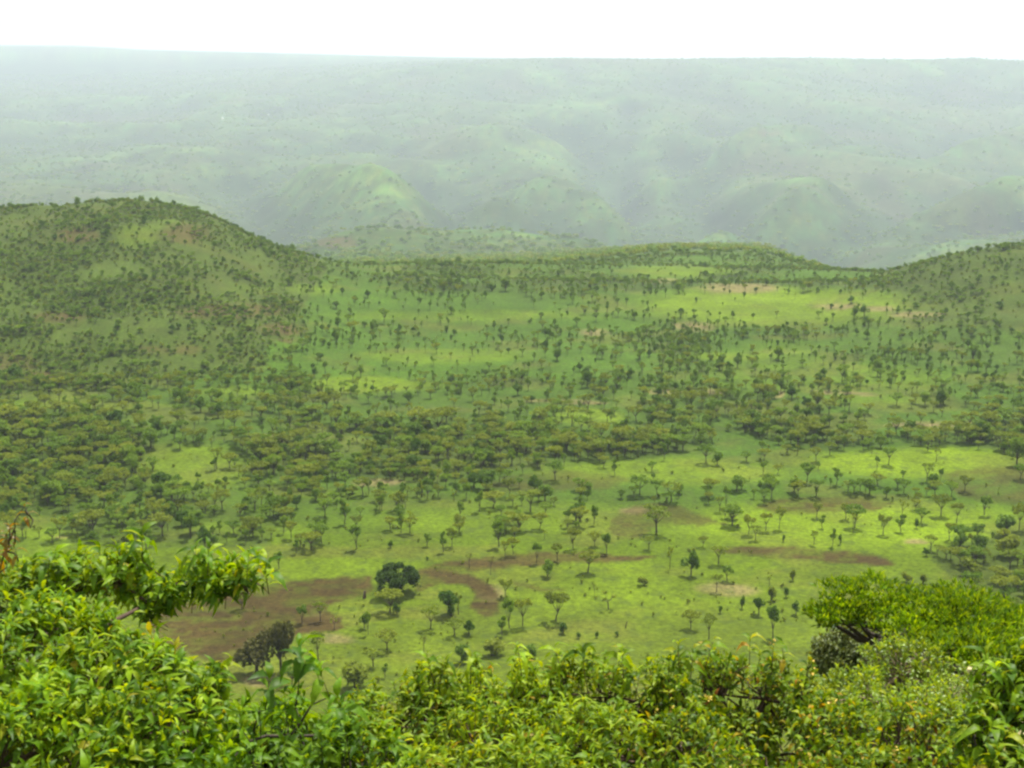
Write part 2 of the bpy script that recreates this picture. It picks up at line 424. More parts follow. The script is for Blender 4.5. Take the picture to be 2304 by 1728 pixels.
def leaf_material(name, stops, trans=0.35, rough=0.38, spec=0.5, tint=(2.0, 1.5, 0.25)):
    m = bpy.data.materials.new(name); m.use_nodes = True; nt = m.node_tree; L = nt.links.new
    b = nt.nodes["Principled BSDF"]; out = nt.nodes["Material Output"]
    geo = N(nt, "ShaderNodeNewGeometry"); oi = N(nt, "ShaderNodeObjectInfo")
    ad = N(nt, "ShaderNodeMath", operation='ADD'); L(geo.outputs["Random Per Island"], ad.inputs[0]); L(oi.outputs["Random"], ad.inputs[1])
    fr = N(nt, "ShaderNodeMath", operation='FRACT'); L(ad.outputs[0], fr.inputs[0])
    cr = N(nt, "ShaderNodeValToRGB"); el = cr.color_ramp.elements
    el[0].position = stops[0][0]; el[0].color = (*stops[0][1], 1); el[1].position = stops[-1][0]; el[1].color = (*stops[-1][1], 1)
    for p, c in stops[1:-1]:
        e = el.new(p); e.color = (*c, 1)
    L(fr.outputs[0], cr.inputs[0])
    nz = N(nt, "ShaderNodeTexNoise"); nz.inputs["Scale"].default_value = 45; nz.inputs["Detail"].default_value = 2; L(geo.outputs["Position"], nz.inputs["Vector"])
    mr = N(nt, "ShaderNodeMapRange"); L(nz.outputs[0], mr.inputs[0]); mr.inputs[1].default_value = 0.3; mr.inputs[2].default_value = 0.7; mr.inputs[3].default_value = 0.78; mr.inputs[4].default_value = 1.18
    nz2 = N(nt, "ShaderNodeTexNoise"); nz2.inputs["Scale"].default_value = 2.6; nz2.inputs["Detail"].default_value = 2; L(geo.outputs["Position"], nz2.inputs["Vector"])
    mr2 = N(nt, "ShaderNodeMapRange"); L(nz2.outputs[0], mr2.inputs[0]); mr2.inputs[1].default_value = 0.32; mr2.inputs[2].default_value = 0.68; mr2.inputs[3].default_value = 0.68; mr2.inputs[4].default_value = 1.3
    mm = N(nt, "ShaderNodeMath", operation='MULTIPLY'); L(mr.outputs[0], mm.inputs[0]); L(mr2.outputs[0], mm.inputs[1]); mr = mm
    sc = N(nt, "ShaderNodeVectorMath", operation='SCALE'); L(cr.outputs[0], sc.inputs[0]); L(mr.outputs[0], sc.inputs["Scale"])
    L(sc.outputs[0], b.inputs["Base Color"])
    b.inputs["Roughness"].default_value = rough; b.inputs["Specular IOR Level"].default_value = spec
    tr = N(nt, "ShaderNodeBsdfTranslucent"); tm = N(nt, "ShaderNodeVectorMath", operation='MULTIPLY'); L(sc.outputs[0], tm.inputs[0]); tm.inputs[1].default_value = tint; L(tm.outputs[0], tr.inputs["Color"])
    mx = N(nt, "ShaderNodeMixShader"); mx.inputs[0].default_value = trans; L(b.outputs[0], mx.inputs[1]); L(tr.outputs[0], mx.inputs[2]); L(mx.outputs[0], out.inputs["Surface"])
    return m

def crown_material(name, c1, c2, trans=0.25):
    m = bpy.data.materials.new(name); m.use_nodes = True; nt = m.node_tree; L = nt.links.new
    b = nt.nodes["Principled BSDF"]; out = nt.nodes["Material Output"]; b.inputs["Roughness"].default_value = 0.75; b.inputs["Specular IOR Level"].default_value = 0.15
    oi = N(nt, "ShaderNodeObjectInfo"); geo = N(nt, "ShaderNodeNewGeometry")
    ad = N(nt, "ShaderNodeMath", operation='MULTIPLY_ADD'); L(geo.outputs["Random Per Island"], ad.inputs[0]); ad.inputs[1].default_value = 0.35; 
    m2 = N(nt, "ShaderNodeMath", operation='MULTIPLY'); L(oi.outputs["Random"], m2.inputs[0]); m2.inputs[1].default_value = 0.65; L(m2.outputs[0], ad.inputs[2])
    mx = N(nt, "ShaderNodeMix", data_type='RGBA'); L(ad.outputs[0], mx.inputs[0]); mx.inputs[6].default_value = (*c1, 1); mx.inputs[7].default_value = (*c2, 1)
    L(mx.outputs[2], b.inputs["Base Color"])
    tr = N(nt, "ShaderNodeBsdfTranslucent"); tm = N(nt, "ShaderNodeVectorMath", operation='MULTIPLY'); L(mx.outputs[2], tm.inputs[0]); tm.inputs[1].default_value = (1.5, 1.5, 0.8); L(tm.outputs[0], tr.inputs["Color"])
    ms = N(nt, "ShaderNodeMixShader"); ms.inputs[0].default_value = trans; L(b.outputs[0], ms.inputs[1]); L(tr.outputs[0], ms.inputs[2]); L(ms.outputs[0], out.inputs["Surface"])
    return m

def bark_material(name, c):
    m = bpy.data.materials.new(name); m.use_nodes = True; nt = m.node_tree; L = nt.links.new
    b = nt.nodes["Principled BSDF"]; b.inputs["Roughness"].default_value = 0.9
    tc = N(nt, "ShaderNodeTexCoord"); nz = N(nt, "ShaderNodeTexNoise"); nz.inputs["Scale"].default_value = 14; nz.inputs["Detail"].default_value = 5; L(tc.outputs["Object"], nz.inputs["Vector"])
    mx = N(nt, "ShaderNodeMix", data_type='RGBA'); L(nz.outputs[0], mx.inputs[0]); mx.inputs[6].default_value = (c[0] * .5, c[1] * .5, c[2] * .5, 1); mx.inputs[7].default_value = (c[0] * 1.5, c[1] * 1.5, c[2] * 1.5, 1)
    L(mx.outputs[2], b.inputs["Base Color"]); return m

def plain_material(name, c, rough=0.7, var=0.15, scale=6):
    m = bpy.data.materials.new(name); m.use_nodes = True; nt = m.node_tree; L = nt.links.new
    b = nt.nodes["Principled BSDF"]; b.inputs["Roughness"].default_value = rough
    tc = N(nt, "ShaderNodeTexCoord"); nz = N(nt, "ShaderNodeTexNoise"); nz.inputs["Scale"].default_value = scale; L(tc.outputs["Object"], nz.inputs["Vector"])
    mx = N(nt, "ShaderNodeMix", data_type='RGBA'); L(nz.outputs[0], mx.inputs[0]); mx.inputs[6].default_value = tuple(v * (1 - var) for v in c) + (1,); mx.inputs[7].default_value = tuple(min(1, v * (1 + var)) for v in c) + (1,)
    L(mx.outputs[2], b.inputs["Base Color"]); return m

M_GROUND = ground_material()
M_BARK = bark_material("bark_dark", (0.05, 0.038, 0.026))
M_BARK_RED = bark_material("bark_reddish", (0.075, 0.045, 0.028))
M_BARK_PALE = bark_material("bark_pale", (0.22, 0.17, 0.10))

# ------------------------------------------------------------------ land mesh and its colours
x, y, z = GX.ravel(), GY.ravel(), GZ.ravel()
sx, sy, soil, pale, rust, lush, dens = cover(x, y, z)
G_LUSH = np.array((0.096, 0.150, 0.003)); G_MID = np.array((0.053, 0.108, 0.006)); G_FAR = np.array((0.038, 0.090, 0.015)); G_SCRUB = np.array((0.042, 0.066, 0.008))
SOILC = np.array((0.058, 0.041, 0.010)); PALEC = np.array((0.19, 0.155, 0.062)); RUSTC = np.array((0.095, 0.062, 0.022))
ny = fbm(x / 55, y / 55, 81, 4)[:, None]; nf = fbm(x / 9, y / 9, 83, 3)[:, None]; nb = fbm(x / 260, y / 260, 87, 4)[:, None]
near = sstep(1080, 1260, sy)[:, None]
drier = (1 - sstep(360, 450, y))[:, None]
farm = sstep(1450, 4200, y)[:, None]
colr = G_MID * (1 - near) + (G_LUSH * 0.86) * near
colr = colr * (1 - farm) + G_FAR * farm
lw = np.clip(lush, 0, 1.3)[:, None]
lc = np.array((0.112, 0.172, 0.004)) * (1 - farm) + np.array((0.11, 0.17, 0.02)) * farm
colr = colr * (1 - np.clip(lw, 0, 1)) + lc * (0.85 + 0.25 * lw) * np.clip(lw, 0, 1)
colr = colr * (1 - 0.6 * drier) + np.array((0.088, 0.118, 0.008)) * 0.6 * drier
colr = colr * (0.80 + 0.40 * ny)
colr = colr * (1 - 0.35 * sstep(0.5, 0.72, nb) * (1 - near)) + 0.35 * sstep(0.5, 0.72, nb) * (1 - near) * G_SCRUB * 1.3
dry = sstep(0.52, 0.7, fbm(x / 30 + 5, y / 18, 91, 4))[:, None] * 0.38 * (1 - 0.4 * lw)
colr = colr * (1 - dry) + np.array((0.125, 0.118, 0.022)) * dry
hl = inpoly(sx, sy, [(-600, 380), (560, 430), (740, 600), (640, 760), (430, 860), (-600, 890)]) | inpoly(sx, sy, [(1960, 600), (2900, 400), (2900, 760), (2050, 730)])
hl = hl[:, None] * 0.62 * (1 - 0.8 * np.clip(lw, 0, 1)) * (0.6 + 0.7 * nf)
colr = colr * (1 - hl) + np.array((0.062, 0.080, 0.012)) * hl
sc = sstep(0.3, 0.9, dens)[:, None]
colr = colr * (1 - sc * 0.72) + G_SCRUB * sc * 0.72
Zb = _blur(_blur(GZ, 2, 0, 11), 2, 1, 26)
hollow = (GZ - Zb).ravel()                    # hollows darkened, spurs lightened: relief shading painted in with bush and grass tones
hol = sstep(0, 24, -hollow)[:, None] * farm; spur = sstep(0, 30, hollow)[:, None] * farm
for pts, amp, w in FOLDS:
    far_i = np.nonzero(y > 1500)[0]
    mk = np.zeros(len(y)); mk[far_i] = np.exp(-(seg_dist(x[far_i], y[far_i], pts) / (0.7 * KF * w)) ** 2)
    if amp < 0: hol = np.maximum(hol, mk[:, None] * 0.9)  # gully lines darkened too, painted shade on top of thicker bush
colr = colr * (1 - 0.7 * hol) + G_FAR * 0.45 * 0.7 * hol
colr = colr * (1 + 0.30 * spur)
mot = fbm(x / 160, y / 330, 171, 5)[:, None]; mo2 = sstep(.55, .75, fbm(x / 420 + 7, y / 500, 177, 4))[:, None] * farm * 0.4
colr = colr * (1 + farm * (1.9 * (mot - .5)))
colr = colr * (1 - mo2) + np.array((0.085, 0.075, 0.03)) * mo2
tree_blob = sstep(0.50, 0.64, fbm(x / 40, y / 60, 95, 4))[:, None] * farm * (1 - 0.8 * np.clip(lw, 0, 1))
colr = colr * (1 - 0.55 * tree_blob) + G_SCRUB * 0.75 * 0.55 * tree_blob
pw = (pale[:, None] * (0.45 + 0.7 * nf)).clip(0, 0.9)
colr = colr * (1 - pw) + PALEC * pw
rw = (rust[:, None] * (0.15 + 0.9 * nf)).clip(0, 0.8)
colr = colr * (1 - rw) + RUSTC * rw
sw = (soil[:, None] * (0.45 + 0.85 * fbm(x / 14, y / 5, 97, 3)[:, None]) * (0.55 + 0.45 * sstep(0.30, 0.50, fbm(x / 6, y / 4, 99, 3)))[:, None]).clip(0, 1)
colr = colr * (1 - sw) + SOILC * (0.75 + 0.5 * nf) * sw
slope_scrub = ((y < 300) & (y > -30))
wsl = (1 - sstep(60, 290, y[slope_scrub]))[:, None] * 0.8
colr[slope_scrub] = colr[slope_scrub] * (1 - wsl) + np.array((0.040, 0.042, 0.016)) * wsl
nr, nc = GX.shape
idx = np.arange(nr * nc).reshape(nr, nc)
fq = np.stack([idx[:-1, :-1], idx[:-1, 1:], idx[1:, 1:], idx[1:, :-1]], -1).reshape(-1, 4)
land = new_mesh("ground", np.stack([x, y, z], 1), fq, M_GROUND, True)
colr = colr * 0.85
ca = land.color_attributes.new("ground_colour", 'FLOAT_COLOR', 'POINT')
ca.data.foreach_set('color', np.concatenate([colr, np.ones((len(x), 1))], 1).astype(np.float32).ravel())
sa = land.attributes.new("soil", 'FLOAT', 'POINT'); sa.data.foreach_set('value', soil.astype(np.float32))
link("ground", land, kind="structure")

# ------------------------------------------------------------------ haze
def haze(density):
    lo = float(GZ.min()) - 1.5; hi = float(max(GZ.max(), 0)) + 14.0
    X0, X1, Y0, Y1 = -31000, 31000, -500, 33600
    v = [(X0, Y0, lo), (X1, Y0, lo), (X1, Y1, lo), (X0, Y1, lo), (X0, Y0, hi), (X1, Y0, hi), (X1, Y1, hi), (X0, Y1, hi)]
    f = [(0, 3, 2, 1), (4, 5, 6, 7), (0, 1, 5, 4), (1, 2, 6, 5), (2, 3, 7, 6), (3, 0, 4, 7)]
    m = bpy.data.materials.new("haze_air"); m.use_nodes = True; nt = m.node_tree
    nt.nodes.remove(nt.nodes["Principled BSDF"])
    pv = nt.nodes.new("ShaderNodeVolumePrincipled"); pv.inputs["Color"].default_value = (0.76, 0.86, 0.99, 1); pv.inputs["Density"].default_value = density; pv.inputs["Anisotropy"].default_value = 0.25
    nt.links.new(pv.outputs[0], nt.nodes["Material Output"].inputs["Volume"])
    me = bpy.data.meshes.new("haze"); me.from_pydata(v, [], f); me.materials.append(m)
    link("haze", me, kind="stuff")
haze(0.61e-4)

# ------------------------------------------------------------------ tree making
def tube(pts, rad, sides=5):
    pts = [np.asarray(p, float) for p in pts]; V = []; Q = []
    for i, p in enumerate(pts):
        d = pts[min(i + 1, len(pts) - 1)] - pts[max(i - 1, 0)]; d = d / (np.linalg.norm(d) + 1e-9)
        a = np.cross(d, (0, 0, 1)) if abs(d[2]) < 0.95 else np.cross(d, (1, 0, 0)); a /= np.linalg.norm(a); b = np.cross(d, a)
        for s in range(sides):
            t = 2 * math.pi * s / sides; V.append(p + rad[i] * (math.cos(t) * a + math.sin(t) * b))
    for i in range(len(pts) - 1):
        for s in range(sides):
            s2 = (s + 1) % sides; Q.append((i * sides + s, i * sides + s2, (i + 1) * sides + s2, (i + 1) * sides + s))
    return np.array(V), np.array(Q)

def join(parts):
    V = []; Q = []; o = 0
    for v, q in parts:
        V.append(v); Q.append(q + o); o += len(v)
    return np.concatenate(V), np.concatenate(Q)

def quads(C, size, up=0.0, rng=RNG, elong=1.5):
    """leafy sprays: bent four-cornered pieces of leaf mass at the points C"""
    n = len(C)
    nrm = rng.normal(size=(n, 3)); nrm[:, 2] = np.abs(nrm[:, 2]) + up; nrm /= np.linalg.norm(nrm, axis=1)[:, None]
    r = rng.normal(size=(n, 3)); a = np.cross(nrm, r); a /= np.linalg.norm(a, axis=1)[:, None]; b = np.cross(nrm, a)
    s = size * rng.uniform(0.6, 1.4, n)[:, None]
    a = a * s * elong * 0.5; b = b * s * 0.5
    V = np.stack([C - a, C - b * rng.uniform(.6, 1.2, n)[:, None], C + a, C + b * rng.uniform(.6, 1.2, n)[:, None] - nrm * s * 0.25], 1).reshape(-1, 3)
    return V, np.arange(n * 4).reshape(n, 4)

def make_crown_trunk(kind, seed, low=False):
    r = np.random.default_rng(seed)
    H, W = 6.0, 7.0
    T_, C_ = [], []
    k = 0.16 if low else 1.0
    if kind in ('flat', 'fan', 'thin', 'pale'):
        fork = H * (0.34 if kind != 'fan' else 0.24) * r.uniform(0.85, 1.15)
        lean = r.normal(0, 0.25, 2)
        fk = np.array((lean[0], lean[1], fork))
        T_.append(tube([(0, 0, -0.6), (lean[0] * .3, lean[1] * .3, fork * .5), fk], [0.24, 0.17, 0.15], 6))
        n = {'flat': 8, 'fan': 6, 'thin': 4, 'pale': 6}[kind]
        for i in range(n):
            a = 2 * math.pi * (i + r.uniform(-.3, .3)) / n; rr = W / 2 * r.uniform(0.30, 0.80) * (0.75 if kind == 'fan' else 1)
            if kind == 'thin': rr *= 0.8
            top = H * (r.uniform(0.70, 0.93) if kind in ('flat', 'pale') else r.uniform(0.55, 0.92))
            e = np.array((math.cos(a) * rr, math.sin(a) * rr, top - 0.25 * (rr / 3.5) ** 2))
            mid = fk * 0.45 + e * 0.55 + np.array((0, 0, -0.25))
            T_.append(tube([fk, mid, e], [0.10, 0.06, 0.025], 4))
            m = int({'flat': 75, 'fan': 95, 'thin': 26, 'pale': 48}[kind] * k) + 2
            px, pz = {'flat': (1.2, 0.5), 'fan': (0.95, 0.7), 'thin': (0.8, 0.5), 'pale': (1.2, 0.4)}[kind]
            q = r.normal(size=(m, 3)); q /= np.linalg.norm(q, axis=1)[:, None]; q *= r.uniform(0.3, 1, m)[:, None] ** 0.5
            q *= np.array((px, px, pz)) * r.uniform(0.8, 1.2); C_.append(e + q)
        size = 0.42 if not low else 1.1
    elif kind == 'round':
        T_.append(tube([(0, 0, -0.6), (0.05, 0, 1.0), (0, 0.05, 2.6)], [0.3, 0.24, 0.15], 6))
        for i in range(9):
            a = r.uniform(0, 6.28); rr = W / 2 * r.uniform(0.1, 0.68); zz = H * r.uniform(0.42, 0.86) - 0.15 * rr
            e = np.array((math.cos(a) * rr, math.sin(a) * rr, zz)); T_.append(tube([(0, 0, 1.4), e * .5 + np.array((0, 0, .8)), e], [0.12, 0.07, 0.03], 4))
            m = int(95 * k) + 2; q = r.normal(size=(m, 3)); q /= np.linalg.norm(q, axis=1)[:, None]; q *= r.uniform(0.35, 1, m)[:, None] ** 0.4
            C_.append(e + q * np.array((1.35, 1.35, 0.95)) * r.uniform(0.75, 1.2))
        size = 0.45 if not low else 1.25
    elif kind == 'shrub':
        for i in range(6):
            a = r.uniform(0, 6.28); rr = W / 2 * r.uniform(0.1, 0.7); e = np.array((math.cos(a) * rr, math.sin(a) * rr, H * r.uniform(0.35, 0.75)))
            T_.append(tube([(0, 0, -0.5), e * .5, e], [0.18, 0.12, 0.04], 4))
            m = int(80 * k) + 2; q = r.normal(size=(m, 3)); q /= np.linalg.norm(q, axis=1)[:, None]; q *= r.uniform(0.3, 1, m)[:, None] ** 0.5
            C_.append(e + q * np.array((1.6, 1.6, 1.7)) * r.uniform(0.7, 1.1))
        size = 0.62 if not low else 1.4
    elif kind == 'bare':
        fk = np.array((0.15, 0, 2.6)); T_.append(tube([(0, 0, -.6), (0, 0, 1.3), fk], [0.26, 0.2, 0.16], 6))
        for i in range(6):
            a = r.uniform(0, 6.28); e = np.array((math.cos(a) * r.uniform(.8, 2.4), math.sin(a) * r.uniform(.8, 2.4), r.uniform(4, 5.7)))
            T_.append(tube([fk, (fk + e) / 2 + (0, 0, .3), e], [0.12, 0.08, 0.03], 4))
            m = 16; C_.append(e + r.normal(size=(m, 3)) * (0.8, 0.8, 0.5))
        size = 0.35
    C = np.concatenate(C_); C = C[C[:, 2] > 0.15]
    return join(T_), quads(C, size, 0.4, r)

CR_OLIVE = crown_material("crown_olive", (0.1042, 0.1468, 0.0119), (0.2281, 0.2678, 0.0218), 0.34)
CR_PALE = crown_material("crown_yellow_green", (0.1218, 0.1740, 0.0130), (0.1914, 0.2436, 0.0218), 0.35)
CR_DARK = crown_material("crown_dark_green", (0.0416, 0.0972, 0.0089), (0.1239, 0.2033, 0.0179), 0.28)
CR_EVER = crown_material("crown_evergreen", (0.020, 0.050, 0.005), (0.070, 0.120, 0.010), 0.2)
CR_MID = crown_material("crown_mid_green", (0.0793, 0.1537, 0.0119), (0.1835, 0.2728, 0.0218), 0.32)
CR_BROWN = crown_material("crown_brownish", (0.0522, 0.0539, 0.0122), (0.0870, 0.0870, 0.0174), 0.2)
KINDS = {'flat': ('flat', CR_OLIVE, 5), 'flat_green': ('flat', CR_MID, 3), 'round_mid': ('round', CR_MID, 3), 'fan': ('fan', CR_MID, 4), 'thin': ('thin', CR_OLIVE, 2), 'pale': ('pale', CR_PALE, 2), 'round': ('round', CR_DARK, 4), 'shrub': ('shrub', CR_DARK, 2), 'bare': ('bare', CR_BROWN, 1), 'brown_round': ('round', CR_BROWN, 2), 'olive_shrub': ('shrub', CR_OLIVE, 2)}
PROTO = {}
for kn, (shape, mat, cnt) in KINDS.items():
    PROTO[kn] = []
    for s in range(cnt):
        (tv, tq), (cv, cq) = make_crown_trunk(shape, 100 + 7 * s + sum(map(ord, kn)))
        PROTO[kn].append((new_mesh("trunk", tv, tq, M_BARK, True), new_mesh("crown", cv, cq, mat)))

def place_tree(kind, pos, h, w, label, name=None, category=None, group=None, rot=None, variant=None):
    ps = PROTO[kind]; t, c = ps[(variant if variant is not None else random.randrange(len(ps))) % len(ps)]
    sh = 'shrub' in kind
    root = link(name or ('shrub' if sh else 'acacia_tree' if kind in ('flat', 'flat_green', 'fan', 'pale', 'thin') else 'tree'), None, loc=pos)
    root.rotation_euler = (0, 0, random.uniform(0, 6.28) if rot is None else rot)
    root.scale = (w / 7.0, w / 7.0, h / 6.0)
    root["label"] = label; root["category"] = category or ('shrub' if sh else 'tree')
    if group: root["group"] = group
    link("trunk" if not sh else "stems", t, root); link("crown", c, root)
    return root

# hand placed trees of the valley: kind, photograph x and y of the foot, height and crown width in photograph pixels, label
HAND = [
    ('flat', 877, 1380, 56, 66, "flat-topped acacia with dark shrub at its foot, in front of the huge dark tree"),
    ('round', 1012, 1384, 56, 62, "bushy acacia thick and dark at its foot, right of the huge dark tree"),
    ('pale', 969, 1417, 56, 60, "thin pale acacia on bare stem, left of the bushy dark-footed acacia"),
    ('flat', 1250, 1399, 68, 62, "stout dark acacia with shade under it, alone right of the curved ploughed strip"),
    ('thin', 1369, 1373, 46, 52, "sparse spreading acacia alone on the meadow, right of the stout dark acacia"),
    ('thin', 1032, 1384, 60, 30, "slim tall-stemmed tree close beside the bushy dark-footed acacia"),
    ('flat', 1176, 1410, 64, 44, "tall thin-stemmed acacia below the end of the curved ploughed strip"),
    ('fan', 1146, 1414, 66, 46, "leafy tree left beside the tall thin-stemmed acacia below the curved strip"),
    ('fan', 1130, 1433, 46, 34, "small leaning tree in front of the leafy pair below the curved strip"),
    ('round', 1055, 1430, 42, 36, "small dense dark tree with wedge-shaped crown in the lower meadow"),
    ('pale', 1023, 1433, 42, 54, "low flat yellowish acacia spreading over a brownish patch in the lower meadow"),
    ('flat', 871, 1463, 44, 56, "low flat acacia with dark round shade under it in the lower meadow"),
    ('fan', 829, 1429, 50, 26, "right one of a close pair of slim dark trees left in the lower meadow"),
    ('round', 820, 1416, 38, 28, "left one of a close pair of slim dark trees left in the lower meadow"),
    ('bare', 954, 1469, 38, 24, "small nearly leafless reddish tree in the lower meadow"),
    ('pale', 840, 1502, 40, 58, "pale broad acacia at the lower edge of the meadow just above the near shrubs"),
    ('fan', 1123, 1231, 58, 48, "dark fan-crowned acacia standing out behind the straight ploughed strip"),
    ('fan', 1207, 1268, 46, 34, "fork-trunked acacia standing on the straight ploughed strip"),
    ('flat', 1254, 1263, 38, 34, "acacia right beside the fork-trunked one on the straight ploughed strip"),
    ('flat', 1323, 1289, 46, 54, "flat acacia on a thick double trunk below the straight ploughed strip"),
    ('flat', 1137, 1344, 38, 34, "small acacia between the arms of the curved ploughed strip"),
    ('bare', 1104, 1295, 40, 18, "thin leafless tree behind the curved ploughed strip"),
    ('bare', 1056, 1279, 34, 22, "bare reddish tree at the upper rim of the curved ploughed strip"),
    ('fan', 998, 1244, 46, 30, "dark-stemmed acacia behind and right of the huge dark tree"),
    ('flat', 1017, 1231, 40, 32, "acacia with thin bent stem behind the dark-stemmed one"),
    ('fan', 803, 1236, 52, 44, "full-crowned tree behind and left of the huge dark tree"),
    ('flat', 1155, 1250, 42, 28, "slender acacia just right of the dark fan-crowned acacia"),
    ('flat', 1137, 1253, 40, 24, "slender acacia just below the dark fan-crowned acacia"),
    ('flat', 1290, 1236, 50, 36, "dark-stemmed acacia behind the right end of the straight ploughed strip"),
    ('fan', 1365, 1246, 48, 40, "full acacia at the right tip of the straight ploughed strip"),
    ('thin', 1507, 1282, 54, 26, "tall thin-stemmed tree midway between the straight strip and the long lens-shaped strip"),
    ('bare', 1337, 1346, 34, 14, "thin twiggy sapling on the meadow above the sparse spreading acacia"),
    ('pale', 1477, 1202, 62, 84, "broad yellow-green acacia before the ploughed patch with the curved grassy crest"),
    ('fan', 961, 1231, 30, 30, "small dark tree in the row behind the huge dark tree"),
    ('round', 1555, 1296, 58, 46, "dense dark rounded tree alone left under the long lens-shaped strip"),
    ('fan', 1636, 1308, 36, 42, "small two-crowned tree right of the dense dark rounded tree"),
    ('pale', 1612, 1334, 40, 36, "pale thin acacia at the left end of the tan bare patch"),
    ('thin', 1731, 1319, 34, 22, "thin leaning sapling above the right end of the tan bare patch"),
    ('round', 1707, 1384, 40, 34, "dark tree with shade under it just below the tan bare patch"),
    ('fan', 1739, 1437, 78, 50, "tallest acacia of the lower right meadow, with long bare trunk"),
    ('round', 1791, 1384, 32, 28, "small dark wedge-crowned tree right below the tan bare patch"),
    ('pale', 1595, 1440, 56, 50, "pale umbrella acacia just above the near shrubs, right of the middle"),
    ('fan', 1873, 1230, 42, 26, "small tree on the right rim above the lens-shaped strip"),
    ('flat', 1581, 1231, 26, 24, "small acacia at the left tip of the lens-shaped strip"),
    ('flat', 1723, 1195, 42, 30, "left one of two dark acacias side by side above the lens-shaped strip"),
    ('flat', 1753, 1190, 48, 30, "right one of two dark acacias side by side above the lens-shaped strip"),
    ('flat', 1684, 1204, 44, 34, "acacia left of the two dark side-by-side ones above the lens-shaped strip"),
    ('pale', 1619, 1152, 34, 30, "small yellow umbrella acacia left of the grey ploughed patch"),
    ('flat', 1987, 1203, 42, 34, "thin-stemmed flat acacia below the grey ploughed patch, left of the twin"),
    ('fan', 2027, 1198, 40, 36, "thin-stemmed fan acacia below the grey ploughed patch, right of the twin"),
    ('thin', 1919, 1199, 50, 22, "tall double-stemmed sparse tree below the grey ploughed patch"),
    ('flat', 2152, 1177, 50, 30, "slender acacia with dark bent stem right of the grey ploughed patch"),
    ('flat', 2117, 1161, 48, 46, "wide acacia at the right end of the grey ploughed patch"),
    ('fan', 2215, 1159, 45, 40, "fan-crowned acacia below the brown patch near the right edge"),
    ('flat', 2136, 1215, 42, 30, "pale-stemmed acacia alone on the right meadow"),
    ('round', 2159, 1241, 42, 38, "left one of two bushy round trees at the right of the meadow"),
    ('round', 2204, 1248, 48, 46, "right one of two bushy round trees at the right of the meadow"),
    ('flat', 2293, 1192, 56, 40, "dark-stemmed acacia cut by the right edge of the view"),
    ('brown_round', 632, 1520, 145, 78, "tall dark uneven tree rising below the large ploughed field"),
    ('brown_round', 578, 1516, 96, 108, "dark rounded tree left beside the tall uneven one below the large ploughed field"),
    ('flat', 545, 1372, 40, 40, "lone small acacia standing on the large ploughed field"),
    ('pale', 721, 1398, 44, 44, "pale acacia with long shade at the right part of the large ploughed field"),
    ('fan', 680, 1404, 42, 40, "brownish acacia with long shade left of the pale one on the large ploughed field"),
    ('thin', 752, 1418, 34, 30, "small sparse tree at the rounded right end of the large ploughed field"),
    ('pale', 716, 1490, 66, 50, "pale twiggy acacia low on the meadow between the ploughed field and near shrubs"),
    ('fan', 1850, 1190, 30, 24, "small tree above the middle of the lens-shaped strip"),
]
HAND_SHRUB = [
    ('shrub', 893, 1382, 26, 26, "dark low shrub at the foot of the flat-topped acacia before the huge dark tree"),
    ('shrub', 1015, 1386, 26, 30, "dark shrub wrapped round the foot of the bushy acacia"),
    ('shrub', 1301, 1438, 15, 14, "small dark bush in the lower meadow, below the stout dark acacia"),
    ('shrub', 1343, 1436, 15, 12, "small dark bush right of the one below the stout dark acacia"),
    ('shrub', 1267, 1427, 24, 28, "dark bush directly below the stout dark acacia"),
    ('shrub', 1388, 1434, 12, 14, "reddish-dark low bush furthest right of three below the stout acacia"),
    ('shrub', 879, 1234, 17, 16, "small round dark green bush behind the huge dark tree"),
    ('olive_shrub', 1450, 1318, 22, 30, "grey-green bush on the meadow midway to the dense dark rounded tree"),
    ('shrub', 1768, 1343, 25, 16, "round dark green bush at the right end of the tan bare patch"),
    ('olive_shrub', 1784, 1306, 26, 18, "upright olive bush above the round dark green bush"),
    ('shrub', 1669, 1370, 30, 16, "narrow upright bush left below the tan bare patch"),
    ('shrub', 1621, 1381, 17, 14, "small bush low on the left below the tan bare patch"),
    ('olive_shrub', 1735, 1351, 32, 26, "loose olive bush in the middle of the tan bare patch"),
    ('shrub', 1990, 1320, 26, 42, "broad dark bush just above the near acacia crown"),
    ('olive_shrub', 2041, 1312, 24, 26, "olive bush right of the broad dark bush above the near acacia"),
    ('olive_shrub', 2076, 1314, 22, 22, "small olive bush furthest right above the near acacia"),
    ('shrub', 1890, 1226, 23, 12, "narrow dark bush right above the lens-shaped strip"),
    ('shrub', 1763, 1219, 16, 11, "tiny dark bush close above the lens-shaped strip"),
    ('shrub', 2061, 1188, 24, 12, "narrow dark bush right of the twin thin-stemmed acacias"),
    ('shrub', 2262, 1205, 44, 62, "broad dark green thicket bush near the right edge of the meadow"),
    ('olive_shrub', 2270, 1250, 50, 70, "broad olive bush below the dark thicket near the right edge"),
    ('olive_shrub', 2190, 1300, 40, 60, "olive bush on the slope foot near the right edge"),
    ('olive_shrub', 1108, 1478, 36, 66, "leafy green bush just behind the near shrubs at the middle"),
    ('shrub', 1040, 1492, 40, 50, "dark green bush just behind the near shrubs, left of the leafy one"),
    ('shrub', 1195, 1482, 30, 44, "low bush just behind the near shrubs, right of the leafy one"),
    ('olive_shrub', 800, 1552, 60, 90, "green bush low on the slope in the gap left of the middle"),
    ('shrub', 962, 1262, 8, 10, "tiny dark clump right of the huge dark tree on pale grass"),
]
placed = []
